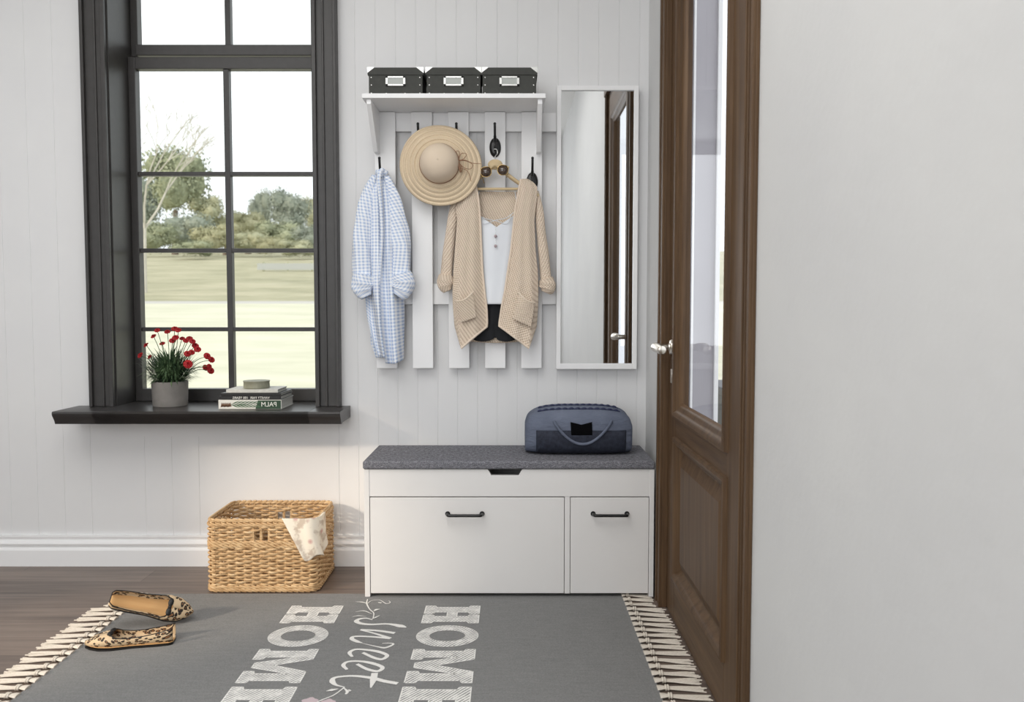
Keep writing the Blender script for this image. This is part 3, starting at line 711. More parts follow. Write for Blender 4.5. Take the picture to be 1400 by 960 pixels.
ts = [math.sin(PI/2*(-1+2*i/nt)) for i in range(nt+1)]
vs = [bagpt(t, 2*PI*k/na) for t in ts for k in range(na)]
fs = [(i*na+k, i*na+(k+1) % na, (i+1)*na+(k+1) % na, (i+1)*na+k) for i in range(nt) for k in range(na)]+[tuple(range(na-1, -1, -1)), tuple(range(nt*na, (nt+1)*na))]
zmin = min(v_.z for v_ in vs)
for v_ in vs: v_.z = max(v_.z, bagc.z)
bm_.add(vs, fs); bm_.build('bag_body', m_duf, bag, smooth=55)
def strip(a0_, a1_, t0, t1, grow, name, mat, nn=24):
    def fn(u, v): return bagpt(lerp(t0, t1, u), lerp(a0_, a1_, v), grow)
    g_ = MB().grid(fn, 50, nn, lambda u, v: (u*.3, v*.1)); 
    return g_.build(name, mat, bag, solid=.002, smooth=80)
# lower band on the front: front is -y => a near pi
strip(PI-.02, PI+1.20, -.80, .86, .002, 'lower_band', m_navy)
for a_ in (PI-1.02, PI-1.42):
    pts = [bagpt(lerp(-.80, .80, i/90), a_, .002+.0016*math.sin(i*.9)) for i in range(91)]
    MB().tube(pts, [.0026+.0012*(math.sin(i*.9) > 0) for i in range(91)], 8).build('zip_piping', m_navyp, bag, smooth=60)
hp = []
for i in range(33):
    u = i/32; px = lerp(757, 836, u); py = 575+32*math.sin(PI*u)**.8
    hp.append((px, py))
def bag_front(px, py, off=.004):
    # march to the bag's front surface along the view ray
    best = None
    for Y in [2.74+.002*i for i in range(80)]:
        p_ = at(px, py, Y); t = (p_.x-bagc.x)/BW
        if abs(t) >= .98: continue
        # front surface y at this t, z
        lo, hi = PI-PI/2, PI+PI/2
        bs = None
        for k in range(31):
            a = lerp(lo, hi, k/30); q_ = bagpt(t, a)
            if bs is None or abs(q_.z-p_.z) < bs[0]: bs = (abs(q_.z-p_.z), q_.y)
        if Y >= bs[1]: return p_+Vector((0, -off, 0))
    return at(px, py, 2.79)
def smoothy(pts, n=4):
    for _ in range(n):
        q_ = [p_.copy() for p_ in pts]
        for i in range(1, len(pts)-1): q_[i].y = (pts[i-1].y+pts[i].y*2+pts[i+1].y)/4
        pts = q_
    return pts
hpp = smoothy([bag_front(a, c, .007) for a, c in hp])
MB().tube(hpp, .0050, 10, flat=1.0).build('carry_handle', m_duf, bag, smooth=60)
def patchf(u, v):
    px = lerp(780, 809, u)+.8*v; py = lerp(577+3.5*(1-abs(2*u-1)), 595, v)
    return bag_front(px, py, .0045)
MB().grid(patchf, 10, 8).build('patch', M('black_patch', (6, 6, 8), .9, spec=.1).m, bag, solid=.001, smooth=80)

# ------------------------------------------------------------ wicker basket
m = M('wicker', (206, 172, 122), .55, spec=.35)
f = m.noise(m.coord('Object', (1, 1, 6)), 26, 4, .7); m.color(m.ramp(f, [(.28, (160, 122, 82)), (.5, (206, 172, 128)), (.72, (230, 204, 164))])); m.bump(m.noise(m.coord('Object', (1, 1, 8)), 160, 2), .3, .001); m_wick = m.m
m_wickd = M('wicker_core', (120, 84, 52), .8).m
KX0, KX1, KY0, KY1, KH = -1.062, -.682, 2.765, 3.035, .258
bk = thing('wicker_basket', ((KX0+KX1)/2, 2.9, 0), 'rectangular golden wicker basket standing on the floor below the window', 'basket')
def perim(s, off=0, taper=0.0, z=0):   # point and outward normal at arclength s, with rounded corners
    rc = .03; W_, D_ = KX1-KX0, KY1-KY0
    segs = [('l', W_-2*rc), ('c', PI*rc/2), ('l', D_-2*rc), ('c', PI*rc/2)]*2
    Lt = 2*(W_+D_-4*rc)+2*PI*rc; s %= Lt
    corners = [Vector((KX1-rc, KY0+rc)), Vector((KX1-rc, KY1-rc)), Vector((KX0+rc, KY1-rc)), Vector((KX0+rc, KY0+rc))]
    starts = [Vector((KX0+rc, KY0)), None, Vector((KX1, KY0+rc)), None, Vector((KX1-rc, KY1)), None, Vector((KX0, KY1-rc)), None]
    dirs = [Vector((1, 0)), None, Vector((0, 1)), None, Vector((-1, 0)), None, Vector((0, -1)), None]
    nor = [Vector((0, -1)), None, Vector((1, 0)), None, Vector((0, 1)), None, Vector((-1, 0)), None]
    for i, (k, L) in enumerate(segs):
        if s <= L or i == 7:
            if k == 'l': return starts[i]+dirs[i]*s+nor[i]*off, nor[i]
            a = -PI/2+(i//2)*PI/2+s/rc; n_ = Vector((math.cos(a), math.sin(a))); return corners[i//2]+n_*(rc+off), n_
        s -= L
W_, D_ = KX1-KX0, KY1-KY0; LT = 2*(W_+D_-.12)+2*PI*.03
NST = 44; pitch = LT/NST
zr0, zr1 = .185, .222    # handle hole heights
fc = (W_-.06)/2; bc = (W_-.06)+PI*.03/2+(D_-.06)+PI*.03/2+(W_-.06)/2
def in_hole(s, z):
    return zr0 < z < zr1 and any(abs(((s-c+LT/2) % LT)-LT/2) < .028 for c in (bc,))
def in_hole_f(s, z):
    return zr0 < z < zr1 and abs(((s-fc+LT/2) % LT)-LT/2) < .028
body = MB(); rows = 29; rh = .0084; per = 6
nS = NST*per
for j in range(rows):
    z = .012+j*rh
    if z > KH-.014: break
    band_ = (.148 < z < .182)
    cur = []
    for i in range(nS+1):
        s = i*LT/nS
        off = .0052*math.cos(PI*(s/pitch)+(j % 2)*PI)
        c, n_ = perim(s, off)
        if in_hole(s, z) or in_hole_f(s, z):
            if len(cur) > 2: body.tube(cur, .0042, 6)
            cur = []; continue
        cur.append((c.x, c.y, z+.0012*math.sin(s*37+j)))
    if len(cur) > 2: body.tube(cur, .0042, 6)
body.build('woven_sides', m_wick, bk, smooth=60)
stk = MB()
for i in range(NST):
    c, n_ = perim((i+.5)*pitch)
    stk.tube([(c.x, c.y, .004), (c.x, c.y, KH-.006)], .0030, 6)
for c0_ in (fc, bc):
    for ds in (-.028, 0, .028):
        c, n_ = perim(c0_+ds); stk.tube([(c.x, c.y, zr0-.006), (c.x, c.y, zr1+.006)], .0034, 6)
stk.build('stakes', m_wick, bk, smooth=60)
def rope(zc, r, lean, name, n=None, off0=.004, seg=.020):
    mb = MB(); n = int(LT/seg)
    for i in range(n):
        s = i*LT/n; pts = []
        for k in range(6):
            t = k/5; c, n_ = perim(s+t*seg*2.2, off0+.003*math.sin(PI*t)-.001); pts.append((c.x, c.y, zc+lean*(.5-t)))
        mb.tube(pts, [r*.7, r, r*1.05, r*1.05, r, r*.7], 6)
    return mb
rope(KH-.004, .0044, .010, 'rim', off0=-.001).build('rim', m_wick, bk, smooth=60)
mb = rope(KH-.018, .0034, .014, 'w'); mb2 = rope(.166, .0036, .018, 'w'); mb3 = rope(.176, .0034, .016, 'w'); mb4 = rope(.010, .0036, .014, 'w'); mb5 = rope(.020, .0034, .012, 'w')
mb2.add(mb3.v, mb3.f); mb4.add(mb5.v, mb5.f)
mb2.build('twisted_band', m_wick, bk, smooth=60); mb4.build('twisted_band', m_wick, bk, smooth=60)
mb.build('twisted_band', m_wick, bk, smooth=60)
MB().box(KX0+.008, KX1-.008, KY0+.008, KY1-.008, .004, .012).build('basket_floor', m_wickd, bk, smooth=0)

# floral cloth over the basket's front right corner
m = M('floral_cloth', (240, 230, 214), .9, spec=.1)
vv = m.n('TexVoronoi'); vv.inputs['Scale'].default_value = 24; m.l(m.coord('Object'), vv.inputs['Vector'])
f = m.noise(m.coord('Object'), 34, 4); 
c1 = m.mix(m.ramp(f, [(.50, 0.0), (.62, .8)]), (243, 234, 218), (196, 178, 160))
c2 = m.mix(m.ramp(vv.outputs['Distance'], [(.12, .85), (.3, 0.0)]), c1, (206, 158, 150))
m.color(c2); m_flor = m.m
ctop = KH+.006
cloth = MB()
def clothf(u, v):
    # over the rim: v 0..0.25 inside, then hangs down outside. u from front face round the corner to the side
    s0 = (W_-.06)-.085+u*.185
    c, n_ = perim(s0, .013+.004*math.sin(u*15))
    Lh = .152-.055*u**2-.02*(1-u)**3+.010*math.sin(u*14)
    if v < .3:
        t = v/.3; a = PI*(1-t); rr = .013
        ci, _ = perim(s0, -.002+.015*math.cos(a)*-1 if False else lerp(-.022, .013, t))
        zin = ctop-.045*(1-t)**1.5+.004*math.sin(PI*t)
        return Vector((ci.x, ci.y, zin))
    t = (v-.3)/.7
    # taper to a tail while hanging
    s1 = (W_-.06)-.085+lerp(u*.185, .072+u*.118, t)
    c, n_ = perim(s1, .013+.007*math.sin(u*17+1)*t+.006*t)
    return Vector((c.x, c.y, ctop-Lh*t))
cloth.grid(clothf, 50, 50, lambda u, v: (u*.2, v*.2))
co = cloth.build('cloth', m_flor, None, solid=.0015, smooth=80)
tag(co, 'cream floral cloth draped over the corner of the wicker basket', 'cloth')

# ------------------------------------------------------------ rug
m = M('grey_rug_weave', (134, 134, 133), .95, spec=.1)
f = m.noise(m.coord('Object'), 260, 2); f2 = m.noise(m.coord('Object', (1, 8, 1)), 14, 3)
g_ = m.math('ADD', m.math('MULTIPLY', f, .7), m.math('MULTIPLY', f2, .3)); m.color(m.ramp(g_, [(.3, (122, 122, 122)), (.7, (144, 144, 143))])); m.bump(f, .3, .001); m_rug = m.m
m = M('chalk_hatch', (226, 224, 220), .95, spec=.1)
v = m.coord('Object', (1, 1, 1), (0, 0, math.radians(38))); sp = m.n('SeparateXYZ'); m.l(v, sp.inputs[0])
n1 = m.noise(m.coord('Object'), 9, 3)
st_ = m.math('SINE', m.math('ADD', m.math('MULTIPLY', sp.outputs['X'], 2*PI/.0085), m.math('MULTIPLY', n1, 9)))
n2 = m.noise(m.coord('Object', (1, 1, 1)), 40, 3)
m.color(m.ramp(m.math('ADD', m.math('MULTIPLY', st_, .35), n2), [(.28, (140, 140, 139)), (.40, (240, 238, 234))])); m_chalk = m.m
m_cream = M('rug_cream_print', (240, 238, 234), .95, spec=.1).m
m_pink = M('rug_pink_print', (206, 188, 192), .95, spec=.1).m
RX0, RX1, RY0, RY1 = -1.262, .381, .55, 2.738
rg = MB(); rg.m = 0
rg.box(RX0, RX1, RY0, RY1, .0003, rug_t)
zl = rug_t+.0004
def LP(u, v, ox, oy, sc_): return (ox+v*sc_, oy-u*sc_, zl)      # reading runs to -y, letter tops to +x
def strokeline(pts, w_, closed=True, z=zl+.0003, mat=2):
    rg.m = mat; n = len(pts); P = [Vector(p_) for p_ in pts]
    for i in range(n if closed else n-1):
        a, c = P[i], P[(i+1) % n]; d = (c-a); 
        if d.length < 1e-6: continue
        d.normalize(); nn_ = Vector((-d.y, d.x, 0))*w_/2; e = d*w_*.35
        vs = [a-e-nn_, c+e-nn_, c+e+nn_, a-e+nn_]; vs = [(q.x, q.y, z) for q in vs]
        rg.add(vs, [(0, 1, 2, 3)])
GL = {
 'H': (.83, [[(0,0),(.39,0),(.39,.17),(.32,.2),(.32,.42),(.51,.42),(.51,.2),(.44,.17),(.44,0),(.83,0),(.83,.17),(.76,.2),(.76,.8),(.83,.83),(.83,1),(.44,1),(.44,.83),(.51,.8),(.51,.6),(.32,.6),(.32,.8),(.39,.83),(.39,1),(0,1),(0,.83),(.07,.8),(.07,.2),(0,.17)]]),
 'M': (1.17, [[(0,0),(.38,0),(.38,.16),(.30,.19),(.30,.72),(.50,.08),(.67,.08),(.87,.72),(.87,.19),(.79,.16),(.79,0),(1.17,0),(1.17,.16),(1.10,.19),(1.10,.82),(1.17,.85),(1.17,1),(.80,1),(.585,.42),(.37,1),(0,1),(0,.85),(.07,.82),(.07,.19),(0,.16)]]),
 'E': (.80, [[(0,0),(.80,0),(.80,.34),(.66,.34),(.62,.2),(.33,.2),(.33,.42),(.46,.42),(.46,.36),(.58,.36),(.58,.66),(.46,.66),(.46,.6),(.33,.6),(.33,.8),(.62,.8),(.66,.68),(.80,.68),(.80,1),(0,1),(0,.83),(.07,.8),(.07,.2),(0,.17)]]),
}
def letter(ch, ox, oy, cap, wm):
    if ch == 'O':
        n = 44; w_ = .88*wm*cap; vo = []; vi = []
        for k in range(n):
            a = 2*PI*k/n; vo.append((ox+cap*.5+cap*.52*math.sin(a), oy-w_*.5-w_*.5*math.cos(a), zl)); vi.append((ox+cap*.5+cap*.31*math.sin(a), oy-w_*.5-w_*.26*math.cos(a), zl))
        rg.m = 1; rg.add(vo+vi, [(k, (k+1) % n, n+(k+1) % n, n+k) for k in range(n)])
        strokeline(vo, .0036); strokeline(vi, .0032); return
    wd, polys = GL[ch]
    for pl in polys:
        pts = [(ox+v_*cap, oy-u_*cap*wm, zl) for u_, v_ in pl]
        rg.m = 1; rg.add(pts, [tuple(range(len(pts)))]); strokeline(pts, .0034)
for ox, cap in ((-.284, .178), (-.729, .169)):
    for ch, oy, wm in (('H', 2.622, .147/(.83*cap)), ('O', 2.456, .157/(.88*cap)), ('M', 2.281, .210/(1.17*cap)), ('E', 2.048, .165/(.80*cap))):
        letter(ch, ox, oy, cap, wm)
def fl(zx, zy): return onz(360+zx/6.4, 810+zy/6.4, zl)
RC = [0]
def ribbon(pts, wds, mat=2, z=zl+.0004):
    P = catmull([fl(a, c) for a, c in pts], 8); N = len(P); rg.m = mat; vs = []; RC[0] += 1; z += RC[0]*.00006
    for i, p_ in enumerate(P):
        a = P[max(0, i-1)]; c = P[min(N-1, i+1)]; d = (c-a).normalized(); nn_ = Vector((-d.y, d.x, 0)); w_ = interp([(k/(len(wds)-1), q) for k, q in enumerate(wds)], i/(N-1))[0]/2
        vs += [(p_.x-nn_.x*w_, p_.y-nn_.y*w_, z), (p_.x+nn_.x*w_, p_.y+nn_.y*w_, z)]
    rg.add(vs, [(2*i, 2*i+1, 2*i+3, 2*i+2) for i in range(N-1)])
for pts, wds in (
    ([(1250, 308), (1200, 296), (1090, 278), (950, 282), (860, 275), (815, 255), (840, 235), (900, 228), (955, 242)], [.006, .022, .010, .012, .014, .016, .012, .008, .003]),
    ([(1150, 358), (1000, 337), (850, 328)], [.014, .012, .010]), ([(850, 330), (970, 360), (1112, 405)], [.008, .008, .014]),
    ([(1112, 405), (940, 390), (800, 388), (775, 408), (820, 432), (865, 445)], [.012, .010, .010, .014, .014, .004]),
    ([(865, 448), (1000, 478), (1060, 487), (1115, 470), (1137, 452), (1090, 446), (1040, 449)], [.002, .006, .010, .008, .006, .005, .003]),
    ([(870, 530), (970, 575), (1040, 587), (1082, 553), (1000, 520), (880, 503), (800, 503), (755, 530), (778, 566)], [.010, .012, .012, .012, .014, .010, .010, .012, .008]),
    ([(820, 630), (910, 675), (1000, 692), (1042, 660), (960, 625), (840, 605), (740, 610), (700, 640), (732, 678)], [.010, .012, .012, .012, .014, .010, .010, .012, .008]),
    ([(1175, 800), (1060, 780), (950, 752), (800, 735), (680, 740), (615, 755), (605, 785), (640, 815), (712, 832)], [.014, .015, .014, .010, .009, .012, .016, .008, .003]),
    ([(975, 708), (962, 770), (940, 838)], [.018, .018, .004]),
    ([(712, 832), (620, 900), (500, 950), (430, 990)], [.004, .004, .004, .004]), ([(700, 838), (735, 870), (722, 895)], [.003, .008, .006]), ([(745, 855), (760, 865), (720, 870)], [.003, .006, .003]),
    ([(550, 868), (600, 858), (655, 848)], [.002, .012, .002]),
    ([(912, 62), (905, 100), (930, 150), (966, 185), (960, 232)], [.003, .005, .004, .004, .003]), ([(902, 98), (860, 88), (805, 86)], [.004, .006, .001]),
    ([(912, 100), (950, 75), (1020, 72), (1075, 102), (1110, 92), (1098, 76)], [.003, .002, .002, .004, .003, .001]), ([(1005, 92), (1035, 96)], [.005, .008]),
    ([(968, 168), (990, 155), (1022, 150)], [.003, .012, .001]), ([(950, 192), (880, 166), (805, 176)], [.002, .006, .001]), ([(945, 240), (985, 222), (1020, 205)], [.002, .007, .001]), ([(775, 220), (830, 210), (900, 215)], [.001, .006, .002]),
    ): ribbon(pts, wds)
for zx, zy, rr in ((405, 955, .020), (565, 965, .018)):
    c = fl(zx, zy); rg.m = 3; rg.add([(c.x+rr*math.cos(a)*(1+.12*math.sin(5*a)), c.y+rr*math.sin(a)*(1+.12*math.sin(5*a)), zl+.0002) for a in [2*PI*k/30 for k in range(30)]], [tuple(range(30))])
rugo = rg.build('rug', [m_rug, m_chalk, m_cream, m_pink], None, smooth=0)
tag(rugo, 'grey flat-woven rug printed HOME sweet HOME with cream knotted tassels', 'rug')
m_tas = mottled('cream_cotton', (214, 204, 190), (234, 226, 214), 300, .9, .3)
def tassel(seed):
    rn = random.Random(seed); mb = MB()
    mb.tube([(0, 0, .006), (.008, 0, .007), (.018, 0, .0072)], [.010, .009, .005], 8, flat=.5)
    for dx in (.019, .024): mb.tube([(dx+.0015*math.sin(a)*0, .0062*math.cos(a), .007+.0055*math.sin(a)) for a in [2*PI*k/12 for k in range(12)]], .0022, 6, closed=True)
    for k in range(7):
        y0 = (k-3)*.0011; y1 = (k-3)*.0036+rn.uniform(-.003, .003); L = rn.uniform(.098, .112)
        mb.tube(catmull([(.02, y0, .006), (.045, y0*1.6+rn.uniform(-.001, .001), .005), (.075, lerp(y0, y1, .6)+rn.uniform(-.002, .002), .0035), (L, y1, .0022)], 4), [.0022]*10+[.0018]*3, 5)
    return mb.mesh('tassel', [m_tas], 60)
tm = [tassel(i) for i in range(6)]
ty = 2.722; ti = 0
while ty > RY0+.02:
    for side in (1, -1):
        t_ = bpy.data.objects.new('tassel', tm[(ti*5+side) % 6]); COL.objects.link(t_); t_.parent = rugo
        t_.location = (RX1-.004 if side == 1 else RX0+.004, ty, 0); t_.rotation_euler = (0, 0, (0 if side == 1 else PI)+random.uniform(-.05, .05)); t_.scale = (1.18 if ty < 2.60 else .93, 1.35, 1)
    ty -= .0425; ti += 1

# ------------------------------------------------------------ books on the sill
SZ = .6212
m_page = mottled('book_pages', (206, 205, 198), (226, 225, 218), 4, .9, .3, .001, (1, 1, 160))
def text_mb(txt, size, mirror=True):
    cu_ = bpy.data.curves.new('t', 'FONT'); cu_.body = txt; cu_.size = size; cu_.align_x = 'CENTER'; cu_.align_y = 'CENTER'; cu_.extrude = .0002
    o = bpy.data.objects.new('t', cu_); COL.objects.link(o); bpy.context.view_layer.update()
    me = bpy.data.meshes.new_from_object(o.evaluated_get(bpy.context.evaluated_depsgraph_get()))
    bpy.data.objects.remove(o)
    vs = [(-v.co.x if mirror else v.co.x, -v.co.z, v.co.y) for v in me.vertices]; fs = [tuple(p_.vertices) for p_ in me.polygons]
    return vs, fs
def book(cx, z, W2, D2, T, rot, cover, label, yfront=2.948, txt=None, tcol=None, tsize=.01, toff=0, deco=None):
    t = thing('book', (cx, yfront, z), label, 'book', 'books stacked on the window sill')
    t.rotation_euler = (0, 0, rot)
    L0 = t.location.copy(); t.location = (0, 0, 0)
    c = MB(); k = .0016
    c.box(-W2/2, W2/2, 0, D2, 0, k); c.box(-W2/2, W2/2, 0, D2, T-k, T); c.box(-W2/2, W2/2, 0, k, k, T-k)
    c.build('cover', cover, t, bevel=.0005, smooth=0)
    MB().box(-W2/2+.003, W2/2-.003, k, D2-.003, k, T-k).build('pages', m_page, t, smooth=0)
    if txt:
        vs, fs = text_mb(txt, tsize)
        MB().add([(a+toff, y_-.0006, z_+T/2) for a, y_, z_ in vs], fs).build('spine_title', tcol, t, smooth=0)
    if deco: deco(t, T)
    t.location = L0; return t
m_bk_white = M('cream_cover', (214, 214, 208), .5).m
m_bk_black = M('black_cover', (22, 22, 23), .4).m; m_txt_w = M('white_ink', (232, 232, 226), .5).m
m_green = M('palm_green_print', (62, 96, 66), .5).m; m_dgreen = M('dark_green_print', (34, 62, 42), .5).m; m_brown = M('brown_print', (104, 74, 52), .5).m
m_greyc = mottled('pale_grey_cover', (190, 190, 184), (208, 208, 202), 60, .6)
def palm(t, T):
    g_ = MB(); z = T/2
    def leaf(x0, z0, x1, z1, w_):
        d = Vector((x1-x0, 0, z1-z0)); n_ = Vector((-d.z, 0, d.x)).normalized()*w_; mdl = Vector((lerp(x0, x1, .5), -.0007, lerp(z0, z1, .5)))
        g_.add([(x0, -.0007, z0), tuple(mdl-n_), (x1, -.0007, z1), tuple(mdl+n_)], [(0, 1, 2, 3)])
    leaf(-.085, z-.002, .02, z, .0022)
    for i in range(7):
        x = -.07+i*.014; leaf(x, z, x+.034, z+.014, .0022); leaf(x, z, x+.034, z-.013, .0022)
    g_.build('palm_print', m_green, t, smooth=0)
    MB().add([(.02, -.0005, .001), (.114, -.0005, .001), (.114, -.0005, T-.002), (.03, -.0005, T-.002)], [(0, 1, 2, 3)]).build('title_block', m_dgreen, t, smooth=0)
    b_ = MB()
    for i in range(9): b_.add([(-.108+.004*i, -.0008, z-.010+.002*(i % 3)), (-.100+.004*i, -.0008, z-.008), (-.104+.004*i, -.0008, z+.009-.002*(i % 2))], [(0, 1, 2)])
    b_.build('palm_print', m_brown, t, smooth=0)
bcx = at(342, 555, 2.95).x
b1 = book(bcx, SZ, .232, .165, .034, .0, m_bk_white, 'thick book with palm leaf print and PALM on its spine, bottom of the stack', txt='PALM', tcol=m_txt_w, tsize=.024, toff=.070, deco=palm)
b2_ = book(bcx+.0, SZ+.0345, .226, .160, .0135, .0, m_bk_black, 'black book with VANITY FAIR 100 YEARS on its spine, above the palm book', txt='VANITY FAIR  100 YEARS', tcol=m_txt_w, tsize=.0125, toff=.004, yfront=2.951)
b3_ = book(bcx+.002, SZ+.0485, .222, .158, .010, .0, m_bk_black, 'thin plain black book, third up in the stack on the sill', yfront=2.953)
b4_ = book(bcx+.004, SZ+.059, .190, .135, .012, .02, m_greyc, 'pale grey book lying on top of the book stack', yfront=2.962)
dz = MB(); dc = at(351, 531, 3.02); n = 28
dz.lathe([(.001, 0), (.046, 0), (.048, .003), (.047, .022), (.049, .026), (.048, .028), (.001, .028)], (dc.x, 3.02, SZ+.0715), 'z', 36)
tag(dz.build('round_tin', mottled('sage_tin', (126, 126, 108), (150, 150, 132), 30, .5), None), 'small round sage-grey tin on top of the books', 'tin')

# ------------------------------------------------------------ potted carnations on the sill
PC = Vector((at(233, 555, 3.06).x, 3.06, SZ)); 
plant = thing('potted_plant', PC, 'red carnations with narrow green leaves in grey pot on the sill', 'plant')
m_pot = mottled('grey_concrete_pot', (122, 118, 114), (138, 134, 130), 18, .7, .1)
pb = MB(); R_ = .066; Hp = .094
pb.lathe([(.001, 0), (R_*.93, 0), (R_*.95, .003), (R_, Hp-.003), (R_-.002, Hp), (R_-.006, Hp-.001), (R_-.008, Hp-.02), (.001, Hp-.02)], PC, 'z', 44)
pb.build('pot', m_pot, plant)
m = M('leaf_green', (56, 84, 52), .6); f = m.noise(m.coord('Object'), 40, 2); m.color(m.ramp(f, [(.35, (34, 60, 36)), (.7, (98, 122, 84))])); m_leaf = m.m
m_stem = M('stem_green', (70, 100, 62), .6).m
m = M('carnation_red', (176, 26, 34), .6); f = m.noise(m.coord('Object'), 160, 2); m.color(m.ramp(f, [(.3, (140, 14, 22)), (.7, (206, 40, 46))])); m_red = m.m
lfm = MB(); rn = random.Random(3)
for i in range(1300):
    a = rn.uniform(0, 2*PI); hh_r = rn.uniform(0, .085); rr = rn.uniform(0, .050+.35*hh_r); base = PC+Vector((rr*math.cos(a), rr*math.sin(a)*.8, Hp-.012+hh_r*(1-.4*rr/.08)))
    ele = rn.uniform(-.15, 1.1); out = Vector((math.cos(a)*math.cos(ele), math.sin(a)*math.cos(ele)*.75, math.sin(ele)))
    L = rn.uniform(.045, .095)*(.8+.4*math.sin(ele)); tip = base+out*L+Vector((0, 0, -.012*math.cos(ele))); mid = base+out*L*.55+Vector((0, 0, .006))
    sd_ = out.cross(Vector((0, 0, 1))); sd_ = sd_.normalized()*rn.uniform(.0018, .0034) if sd_.length > .05 else Vector((.0025, 0, 0))
    lfm.add([base-sd_*.5, base+sd_*.5, mid+sd_, tip, mid-sd_], [(0, 1, 2, 4), (4, 2, 3)])
lfm.build('foliage', m_leaf, plant, smooth=0)
fl_m = MB()
for ring_, (r_, h_, n_) in enumerate(((.0145, .001, 9), (.0115, .004, 8), (.0075, .0075, 6), (.004, .010, 4))):
    for k in range(n_):
        a = 2*PI*k/n_+ring_*.4; c_, s_ = math.cos(a), math.sin(a); w_ = r_*.62
        fl_m.add([(0, 0, h_*.3), (c_*r_*.6-s_*w_*.8, s_*r_*.6+c_*w_*.8, h_), (c_*r_-s_*w_*.5, s_*r_+c_*w_*.5, h_+.001), (c_*r_*1.08, s_*r_*1.08, h_-.001), (c_*r_+s_*w_*.5, s_*r_-c_*w_*.5, h_+.0015), (c_*r_*.6+s_*w_*.8, s_*r_*.6-c_*w_*.8, h_+.001)], [(0, 1, 2, 3, 4, 5)])
fl_m.lathe([(.001, -.008), (.0035, -.006), (.0045, 0), (.003, .003)], (0, 0, 0), 'z', 8)
flme = fl_m.mesh('flower', [m_red], 0, recalc=False)
stm = MB()
flowers = [(229, 454), (239, 450), (244, 452), (240, 462), (236, 466), (249, 463), (254, 466), (259, 463), (263, 467), (267, 473), (262, 482), (270, 478), (256, 484), (283, 487), (289, 492), (281, 503), (288, 507), (286, 501), (257, 498), (222, 470), (210, 460), (200, 472), (192, 486), (215, 452), (205, 488)]
for i, (px, py) in enumerate(flowers):
    yy = 3.06+rn.uniform(-.045, .03) if (px, py) != (257, 498) else 2.985
    p_ = at(px, py, yy); b0 = PC+Vector(((p_.x-PC.x)*.25, rn.uniform(-.02, .02), Hp)); mid = b0.lerp(p_, .55)+Vector((0, 0, .02))
    stm.tube(catmull([b0, mid, p_], 5), .0012, 5)
    o = bpy.data.objects.new('flower', flme); COL.objects.link(o); o.parent = plant; o.location = p_-PC
    out = (p_-PC-Vector((0, 0, .08))).normalized()+Vector((rn.uniform(-.3, .3), -.9, .1)); o.rotation_euler = out.to_track_quat('Z', 'Y').to_euler(); o.scale = (rn.uniform(.62, .9),)*3 if (px, py) != (257, 498) else (1.1,)*3
stm.build('stems', m_stem, plant)

# ------------------------------------------------------------ leopard print shoes on the rug
m = M('leopard_print', (200, 170, 130), .55)
vv = m.n('TexVoronoi', feature='F1'); vv.inputs['Scale'].default_value = 75; m.l(m.coord('UV'), vv.inputs['Vector'])
rr_ = m.ramp(vv.outputs['Distance'], [(.0, (150, 104, 66)), (.22, (150, 104, 66)), (.28, (34, 24, 20)), (.44, (34, 24, 20)), (.5, (214, 188, 152))])
m.t.nodes[-1]; m.color(rr_); m_leo = m.m
m_tan = wood('tan_insole', (196, 150, 98), (208, 166, 114), (218, 178, 128), 'y', .3, .6)
m_sole = M('black_sole', (18, 16, 16), .5).m
def flat_shoe(name, label, loc, rot):
    t = thing(name, (0, 0, 0), label, 'shoe', 'pair of leopard print flats')
    L = .245; ns, nn = 44, 22
    def wdt(s): return interp([(0, .018), (.04, .026), (.2, .029), (.45, .030), (.68, .038), (.82, .034), (.93, .020), (1, .003)], s)[0]
    def hgt(s): return interp([(0, .052), (.1, .050), (.35, .040), (.6, .038), (.72, .038), (.85, .030), (1, .012)], s)[0]
    def phm(s): return interp([(0, .80), (.03, .72), (.12, .66), (.5, .60), (.62, .66), (.70, .86), (.74, 1.0), (1, 1.0)], s)[0]*PI
    def lift(s): return .004*s**4
    def P(s, f):
        ph = f*phm(s); w_, h_ = wdt(s), hgt(s); sn = math.sin(ph); x = math.copysign(abs(sn)**.6, sn)*w_; z = h_*(1-math.cos(ph))/2
        return Vector((x, s*L, z+lift(s)+.003))
    mb = MB().grid(lambda u, v: P(v**.85, 2*u-1), nn, ns, lambda u, v: ((u-.5)*.16, v*L)); mb.build('upper', m_leo, t, solid=.0015, smooth=80)
    mb = MB().grid(lambda u, v: Vector(((2*u-1)*wdt(v)*.93, v*L, .0065+lift(v))), 8, 40); mb.build('insole', m_tan, t, solid=.001, smooth=80)
    n = 40; out = [(wdt(i/n)*1.04, i/n*L) for i in range(n+1)]+[(-wdt(i/n)*1.04, i/n*L) for i in range(n, -1, -1)]
    MB().prism(out, 'z', -.0005, .0045).build('sole', m_sole, t, smooth=40)
    bo = MB(); bo.ball((0, .172, .040), .006, 8)
    for s in (-1, 1): bo.ball((s*.014, .172, .041), .012, 8, (1.1, .7, .4))
    bo.build('bow', m_sole, t, smooth=60)
    e = MB(); pts = [P(.003+.715*i/30, 1)+Vector((0, 0, .0005)) for i in range(31)]+[P(.003+.715*i/30, -1)+Vector((0, 0, .0005)) for i in range(30, -1, -1)]
    e.tube(pts, .0016, 6, closed=True).build('edge_binding', m_sole, t, smooth=60)
    t.location = loc; t.rotation_euler = (Matrix.Rotation(rot[2], 3, 'Z') @ Matrix.Rotation(rot[0], 3, 'X') @ Matrix.Rotation(rot[1], 3, 'Y')).to_euler(); return t
